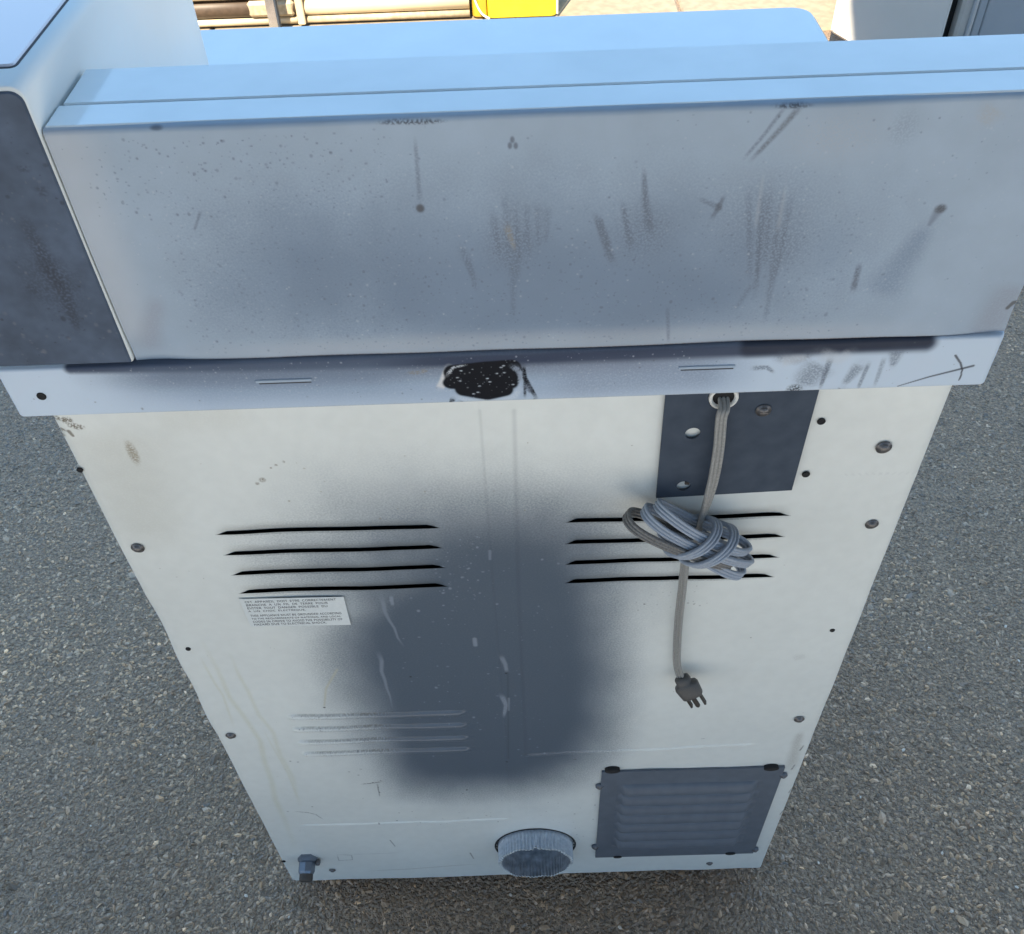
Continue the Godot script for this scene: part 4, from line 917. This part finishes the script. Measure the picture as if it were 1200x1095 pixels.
	var din := st_new(); din.set_smooth_group(0)
	for side in 2:
		for j in rows.size() - 1:
			for i in N:
				var p := []
				for q in [[i, j], [i + 1, j], [i + 1, j + 1], [i, j + 1]]:
					var a: float = TAU * q[0] / N + PI * .5
					var rw = rows[q[1]]
					var rr: float = R - (.0007 if side == 1 else 0.0) - .0016 * rw[1] + .0012 * rw[1] * sin(a * 64.0) + .0005 * sin(a * 3.0)
					var zz: float = rw[0] + (.0006 * sin(a * 5.0) + .0005 * sin(a * 11.0 + 1.0) if q[1] == 5 else 0.0) + (-.0018 if q[1] == 5 and fmod(a - PI * .5 + .06, TAU) < .12 else 0.0)
					p.append(ctr + Vector3(cos(a) * rr, sin(a) * rr, zz))
				if side == 0: quad(dst, p[0], p[3], p[2], p[1])
				else: quad(din, p[0], p[1], p[2], p[3])
	var du := inst("exhaust_duct", done(dst), M.galv, D)
	inst("inner_wall", done(din), M.duct_inner, du)
	var rim := st_new(); rim.set_smooth_group(0)
	for i in N:
		var p := []
		for q in [[i, 0], [i + 1, 0], [i + 1, 1], [i, 1]]:
			var a: float = TAU * q[0] / N + PI * .5
			var rr: float = R - .0016 + .0012 * sin(a * 64.0) + .0005 * sin(a * 3.0) + (.0004 if q[1] == 0 else -.0016)
			var zz: float = .0208 + .0006 * sin(a * 5.0) + .0005 * sin(a * 11.0 + 1.0) + (-.0018 if fmod(a - PI * .5 + .06, TAU) < .12 else 0.0)
			p.append(ctr + Vector3(cos(a) * rr, sin(a) * rr, zz))
		quad(rim, p[0], p[3], p[2], p[1])
	inst("rim", done(rim), M.strip, du)
	inst("seam", box_mesh(ctr + Vector3(.0010, R + .0006, .008), Vector3(.0016, .0012, .020), .0004), M.galv, du)
	var rg := st_new()
	lathe(rg, [Vector2(R + .0005, -.0010), Vector2(R + .0024, .0006), Vector2(R + .0034, .0010), Vector2(R + .0040, .0002)], 48, Transform3D(Basis(Vector3.RIGHT, PI / 2), ctr))
	inst("gap_ring", done(rg), M.hole, du)
	var bd := st_new(); lathe(bd, [Vector2(R, -.072), Vector2(0, -.072)], 40, Transform3D(Basis(Vector3.RIGHT, PI / 2), ctr))
	inst("damper", done(bd), M.galv, du)
	# --- gas inlet fitting
	var gp := Vector3(-.2595, .0900, 0)
	var gi := Node3D.new(); gi.name = "gas_inlet"; D.add_child(gi)
	var tilt := Basis(Vector3.RIGHT, .25 + PI / 2)
	var g1 := st_new(); lathe(g1, [Vector2(0, -.003), Vector2(.0115, -.003), Vector2(.0120, .001), Vector2(.0112, .004), Vector2(.009, .005)], 6, Transform3D(tilt, gp), false); inst("flange_nut", done(g1), M.brass, gi)
	var g2 := st_new(); lathe(g2, [Vector2(.0088, .004), Vector2(.0098, .006), Vector2(.0098, .0155), Vector2(.0086, .0180), Vector2(.0078, .0185)], 8, Transform3D(tilt, gp), false); inst("hex_body", done(g2), M.brass, gi)
	var g3 := st_new(); lathe(g3, [Vector2(.0078, .017), Vector2(.0080, .024), Vector2(.0074, .0262), Vector2(.0062, .0266), Vector2(.0058, .018), Vector2(0, .017)], 20, Transform3D(tilt, gp)); inst("pipe_end", done(g3), M.rust_pipe, gi)
	var g4 := st_new(); lathe(g4, [Vector2(0, 0), Vector2(.0030, 0), Vector2(.0034, .003), Vector2(.0024, .0062), Vector2(0, .0066)], 12, Transform3D(Basis(Vector3.RIGHT, PI / 2), gp + Vector3(.0125, -.002, .002))); inst("set_screw", done(g4), M.screw, gi)
	build_cord(D)

func build_cord(D: Node3D):
	var W := .0077; var T := .0034
	var lead := [Vector3(.1440, .8150, -.003), Vector3(.1441, .8110, .0080), Vector3(0.1425, 0.8044, 0.0115), Vector3(0.1439, 0.7780, 0.0125), Vector3(0.1439, 0.7495, 0.0130), Vector3(0.1422, 0.7232, 0.0130), Vector3(0.1405, 0.7017, 0.0120), Vector3(0.1387, 0.6861, 0.0150)]
	var pts := spline(lead, 8); var sd := []
	for i in pts.size():
		var t: float = ss(.45, .9, float(i) / pts.size())
		sd.append(Vector3(cos(t * 1.0), -.1 * t, -sin(t * 1.0)))
	var st := st_new(); ribbon(st, pts, sd, W, T)
	var cord := inst("power_cord", done(st), M.cord_lead, D)
	# coil: three flat loops lying in a tilted bundle
	var e1 := Vector3(.82, -.57, .03).normalized(); var e2 := Vector3(.05, .22, .97); e2 = (e2 - e1 * e2.dot(e1)).normalized(); var A := e2.cross(e1).normalized()
	if A.y < 0: A = -A
	var ctr := Vector3(0.1346, 0.6973, 0.0225)
	var loops := [[-.0080, -.0080, .0470, .0130, "d"], [.0020, .0008, .0490, .0120, ""], [.0000, .0095, .0420, .0105, ""], [.0150, -.0085, .0380, .0100, ""]]
	for k in loops.size():
		var L = loops[k]; var lp := []; var ls := []
		var n := 56
		for i in n:
			var a := TAU * i / n
			var cx: float = sign(cos(a)) * pow(absf(cos(a)), .85) * L[2]; var cz: float = sign(sin(a)) * pow(absf(sin(a)), .75) * L[3]
			var p: Vector3 = ctr + e1 * (L[0] + cx) + e2 * cz + A * (L[1] + .0018 * sin(a * 2.0 + k))
			p.z = max(p.z, .0035 + .0018)
			lp.append(p); ls.append((A + e2 * .25 * sin(a + k)).normalized())
		var s2 := st_new(); ribbon(s2, lp, ls, W * .96, T, true)
		inst("cord_coil", done(s2), M.cord_dirty if k == 0 else M.cord, cord)
	# two wraps that tie the bundle
	for k in 2:
		var lp := []; var ls := []; var n := 44
		for i in n:
			var a := TAU * i / n
			var u := cos(a) * (.0180 + .001 * k); var v := sin(a) * (.0170 + .001 * k)
			var p: Vector3 = ctr + e1 * (-.0020 + k * .0150 + .0085 * cos(a)) + A * u + e2 * v
			p.z = max(p.z, .0052)
			lp.append(p); ls.append((e1 + A * .15).normalized())
		var s2 := st_new(); ribbon(s2, lp, ls, W * 1.0, T, true)
		inst("cord_wrap", done(s2), M.cord, cord)
	# tail with the plug
	var tail := [Vector3(0.1306, 0.6823, 0.0220), Vector3(0.1313, 0.6638, 0.0210), Vector3(0.1342, 0.6245, 0.0140), Vector3(0.1364, 0.5783, 0.0100), Vector3(0.1389, 0.5385, 0.0085), Vector3(0.1416, 0.5085, 0.0090), Vector3(0.1462, 0.4890, 0.0100)]
	pts = spline(tail, 8); sd = []
	for i in pts.size():
		var t := float(i) / pts.size()
		sd.append(Vector3(cos(1.15 - t * .8), .12, sin(1.15 - t * .8)))
	var s3 := st_new(); ribbon(s3, pts, sd, W * .95, T)
	inst("cord_tail", done(s3), M.cord_lead, cord)
	var plug := Node3D.new(); plug.name = "plug"; cord.add_child(plug)
	plug.position = Vector3(0.1470, 0.4884, 0.0105)
	plug.rotation = Vector3(-.42, -.2, .62)
	var body := st_new(); body.set_smooth_group(0)
	var secs := [[.001, .0050, .0036], [0.0, .0066, .0050], [-.004, .0070, .0053], [-.0062, .0066, .0050], [-.0072, .0104, .0056], [-.0095, .0112, .0060], [-.016, .0104, .0060], [-.0205, .0098, .0056], [-.0218, .0085, .0046]]
	var nn := 20
	var rings := []
	for s in secs:
		var rr := []
		for i in nn:
			var a := TAU * i / nn
			rr.append(Vector3(sign(cos(a)) * pow(absf(cos(a)), .7) * s[1], s[0], sign(sin(a)) * pow(absf(sin(a)), .7) * s[2]))
		rings.append(rr)
	for j in rings.size() - 1:
		for i in nn: quad(body, rings[j][i], rings[j + 1][i], rings[j + 1][(i + 1) % nn], rings[j][(i + 1) % nn])
	for i in nn: body.add_vertex(rings[0][i]); body.add_vertex(rings[0][(i + 1) % nn]); body.add_vertex(Vector3(0, .001, 0)); body.add_vertex(rings[-1][i]); body.add_vertex(Vector3(0, -.0218, 0)); body.add_vertex(rings[-1][(i + 1) % nn])
	inst("plug_body", done(body), M.plug, plug)
	inst("blade", box_mesh(Vector3(-.0062, -.0262, 0), Vector3(.0020, .0090, .0056), .0004), M.prong, plug)
	inst("blade", box_mesh(Vector3(.0062, -.0272, 0), Vector3(.0020, .0110, .0056), .0004), M.prong, plug)
	var gpn := st_new(); lathe(gpn, [Vector2(.0022, 0), Vector2(.0022, -.009), Vector2(.0012, -.0105), Vector2(0, -.0108)], 12, Transform3D(Basis(), Vector3(0, -.0210, .0030))); inst("ground_pin", done(gpn), M.prong, plug)

# ---------------------------------------------------------------- things standing in the sun beyond the dryer
func build_background():
	var zf := -2.695
	var t := thing("stove", "cream stove base with its shaded drawer gap painted as a dark rail, far left beyond the dryer", "stove", Vector3(-.96, .008, zf), 0.0, "cream stoves beyond the dryer")
	stove_parts(t, .60, true)
	t = thing("stove", "cream stove with a rounded kick rail, right of the upright chrome bar", "stove", Vector3(-.383, .008, zf), 0.0, "cream stoves beyond the dryer")
	stove_parts(t, .545, false)
	var bar := thing("chrome_bar", "narrow upright chrome bar leaning between the two cream stoves", "bar", Vector3(-.722, .008, zf + .06))
	var cb := st_new(); cbox(cb, Vector3(0, .40, 0), Vector3(.030, .80, .012), .003); inst("flat_bar", done(cb), M.chrome, bar)
	inst("bar_edge", box_mesh(Vector3(.0165, .40, -.006), Vector3(.004, .80, .024), .001), M.plate, bar)
	inst("bar_foot", box_mesh(Vector3(0, .004, 0), Vector3(.05, .008, .03), .002), M.chrome, bar)
	# yellow tote
	var y := thing("plastic_tote", "bright yellow plastic tote with an amber end standing on tan concrete", "tote", Vector3(.034, .008, -2.80))
	var st := st_new(); extrude(st, round_rect(-.088, -.115, .132, .115, [.02, .02, .02, .02], 5), .004, .36, .004, Transform3D(Basis(Vector3(1, 0, 0), Vector3(0, 0, -1), Vector3(0, 1, 0)), Vector3.ZERO))
	inst("tub", done(st), M.yellow, y)
	var s2 := st_new(); extrude(s2, round_rect(-.136, -.108, -.090, .108, [.018, .004, .004, .018], 5), .006, .34, .004, Transform3D(Basis(Vector3(1, 0, 0), Vector3(0, 0, -1), Vector3(0, 1, 0)), Vector3.ZERO))
	inst("end_wall", done(s2), M.amber, y)
	inst("rim", box_mesh(Vector3(-.002, .362, 0), Vector3(.286, .018, .245), .006), M.yellow, y)
	var cp := spline([Vector3(-.138, .16, .122), Vector3(-.128, .08, .126), Vector3(-.108, .03, .128), Vector3(-.082, .012, .132)], 8)
	var cs := []
	for p in cp: cs.append(Vector3(1, .5, 0))
	var s3 := st_new(); ribbon(s3, cp, cs, .006, .005); inst("cord_handle", done(s3), M.white_plastic, y)
	inst("edge_strip", box_mesh(Vector3(.1335, .18, .108), Vector3(.006, .34, .008), .002), M.white_plastic, y)
	# white appliances at the right
	var w := thing("chest_freezer", "white freezer cabinet with a chamfered foot corner, half in sun", "freezer", Vector3(.942, .008, -2.36), -.33)
	var fr := st_new()
	extrude(fr, PackedVector2Array([Vector2(.11, 0), Vector2(.3035, 0), Vector2(.3035, .83), Vector2(0, .83), Vector2(0, .060), Vector2(.008, .052), Vector2(.07, .024)]), -.62, 0.0, .006)
	inst("cabinet", done(fr), M.white_far, w)
	inst("lid", box_mesh(Vector3(.152, .865, -.31), Vector3(.31, .06, .64), .012), M.white_far, w)
	var f := thing("refrigerator", "grey-white refrigerator with a dark gasket gap and a door seam, far right", "refrigerator", Vector3(1.643, .008, -2.36))
	inst("gasket", box_mesh(Vector3(-.366, .80, -.03), Vector3(.028, 1.58, .05), .003), M.hole, f)
	inst("door_frame", box_mesh(Vector3(-.327, .80, .0), Vector3(.048, 1.60, .06), .008), M.white_far, f)
	inst("frame_bead", box_mesh(Vector3(-.322, .80, .034), Vector3(.006, 1.58, .012), .002), M.grey_far, f)
	inst("cabinet", box_mesh(Vector3(.0, .80, -.36), Vector3(.70, 1.62, .62), .01), M.white_far, f)
	inst("door", box_mesh(Vector3(-.290, .80, .0), Vector3(.022, 1.60, .05), .003), M.grey_far, f)
	inst("door", box_mesh(Vector3(.040, .80, .0), Vector3(.634, 1.60, .05), .003), M.grey_far, f)
	inst("handle", box_mesh(Vector3(-.20, 1.0, .05), Vector3(.03, .4, .04), .008), M.white_far, f)

func stove_parts(t: Node3D, w: float, dark: bool):
	inst("body", box_mesh(Vector3(0, .50, -.31), Vector3(w, .80, .56), .008), M.cream, t)
	inst("drawer_front", box_mesh(Vector3(0, .20, -.01), Vector3(w, .22, .04), .006), M.cream, t)
	inst("oven_door", box_mesh(Vector3(0, .56, -.01), Vector3(w, .46, .04), .008), M.cream, t)
	var r := st_new(); lathe(r, [Vector2(.0, -w * .5), Vector2(.028, -w * .5), Vector2(.028, w * .5), Vector2(0, w * .5)], 20, Transform3D(Basis(Vector3(0, 0, 1), PI / 2), Vector3(0, .056, -.02)))
	inst("kick_rail", done(r), M.brown if dark else M.cream, t)  # dark rail colour paints in the shaded band of the left stove
	if dark: inst("rail_end", box_mesh(Vector3(w * .5 - .075, .058, -.012), Vector3(.15, .05, .046), .01), M.cream_dirty, t)
	var q := st_new(); lathe(q, [Vector2(0, -w * .5), Vector2(.011, -w * .5), Vector2(.011, w * .5), Vector2(0, w * .5)], 14, Transform3D(Basis(Vector3(0, 0, 1), PI / 2), Vector3(0, .018, -.008)))
	inst("bottom_tube", done(q), M.cream_dirty if not dark else M.cream, t)
	inst("side_post", box_mesh(Vector3(-w * .5 + .012, .25, .012), Vector3(.024, .48, .012), .005), M.cream, t)
	inst("cooktop", box_mesh(Vector3(0, .915, -.30), Vector3(w, .03, .60), .008), M.white_far, t)
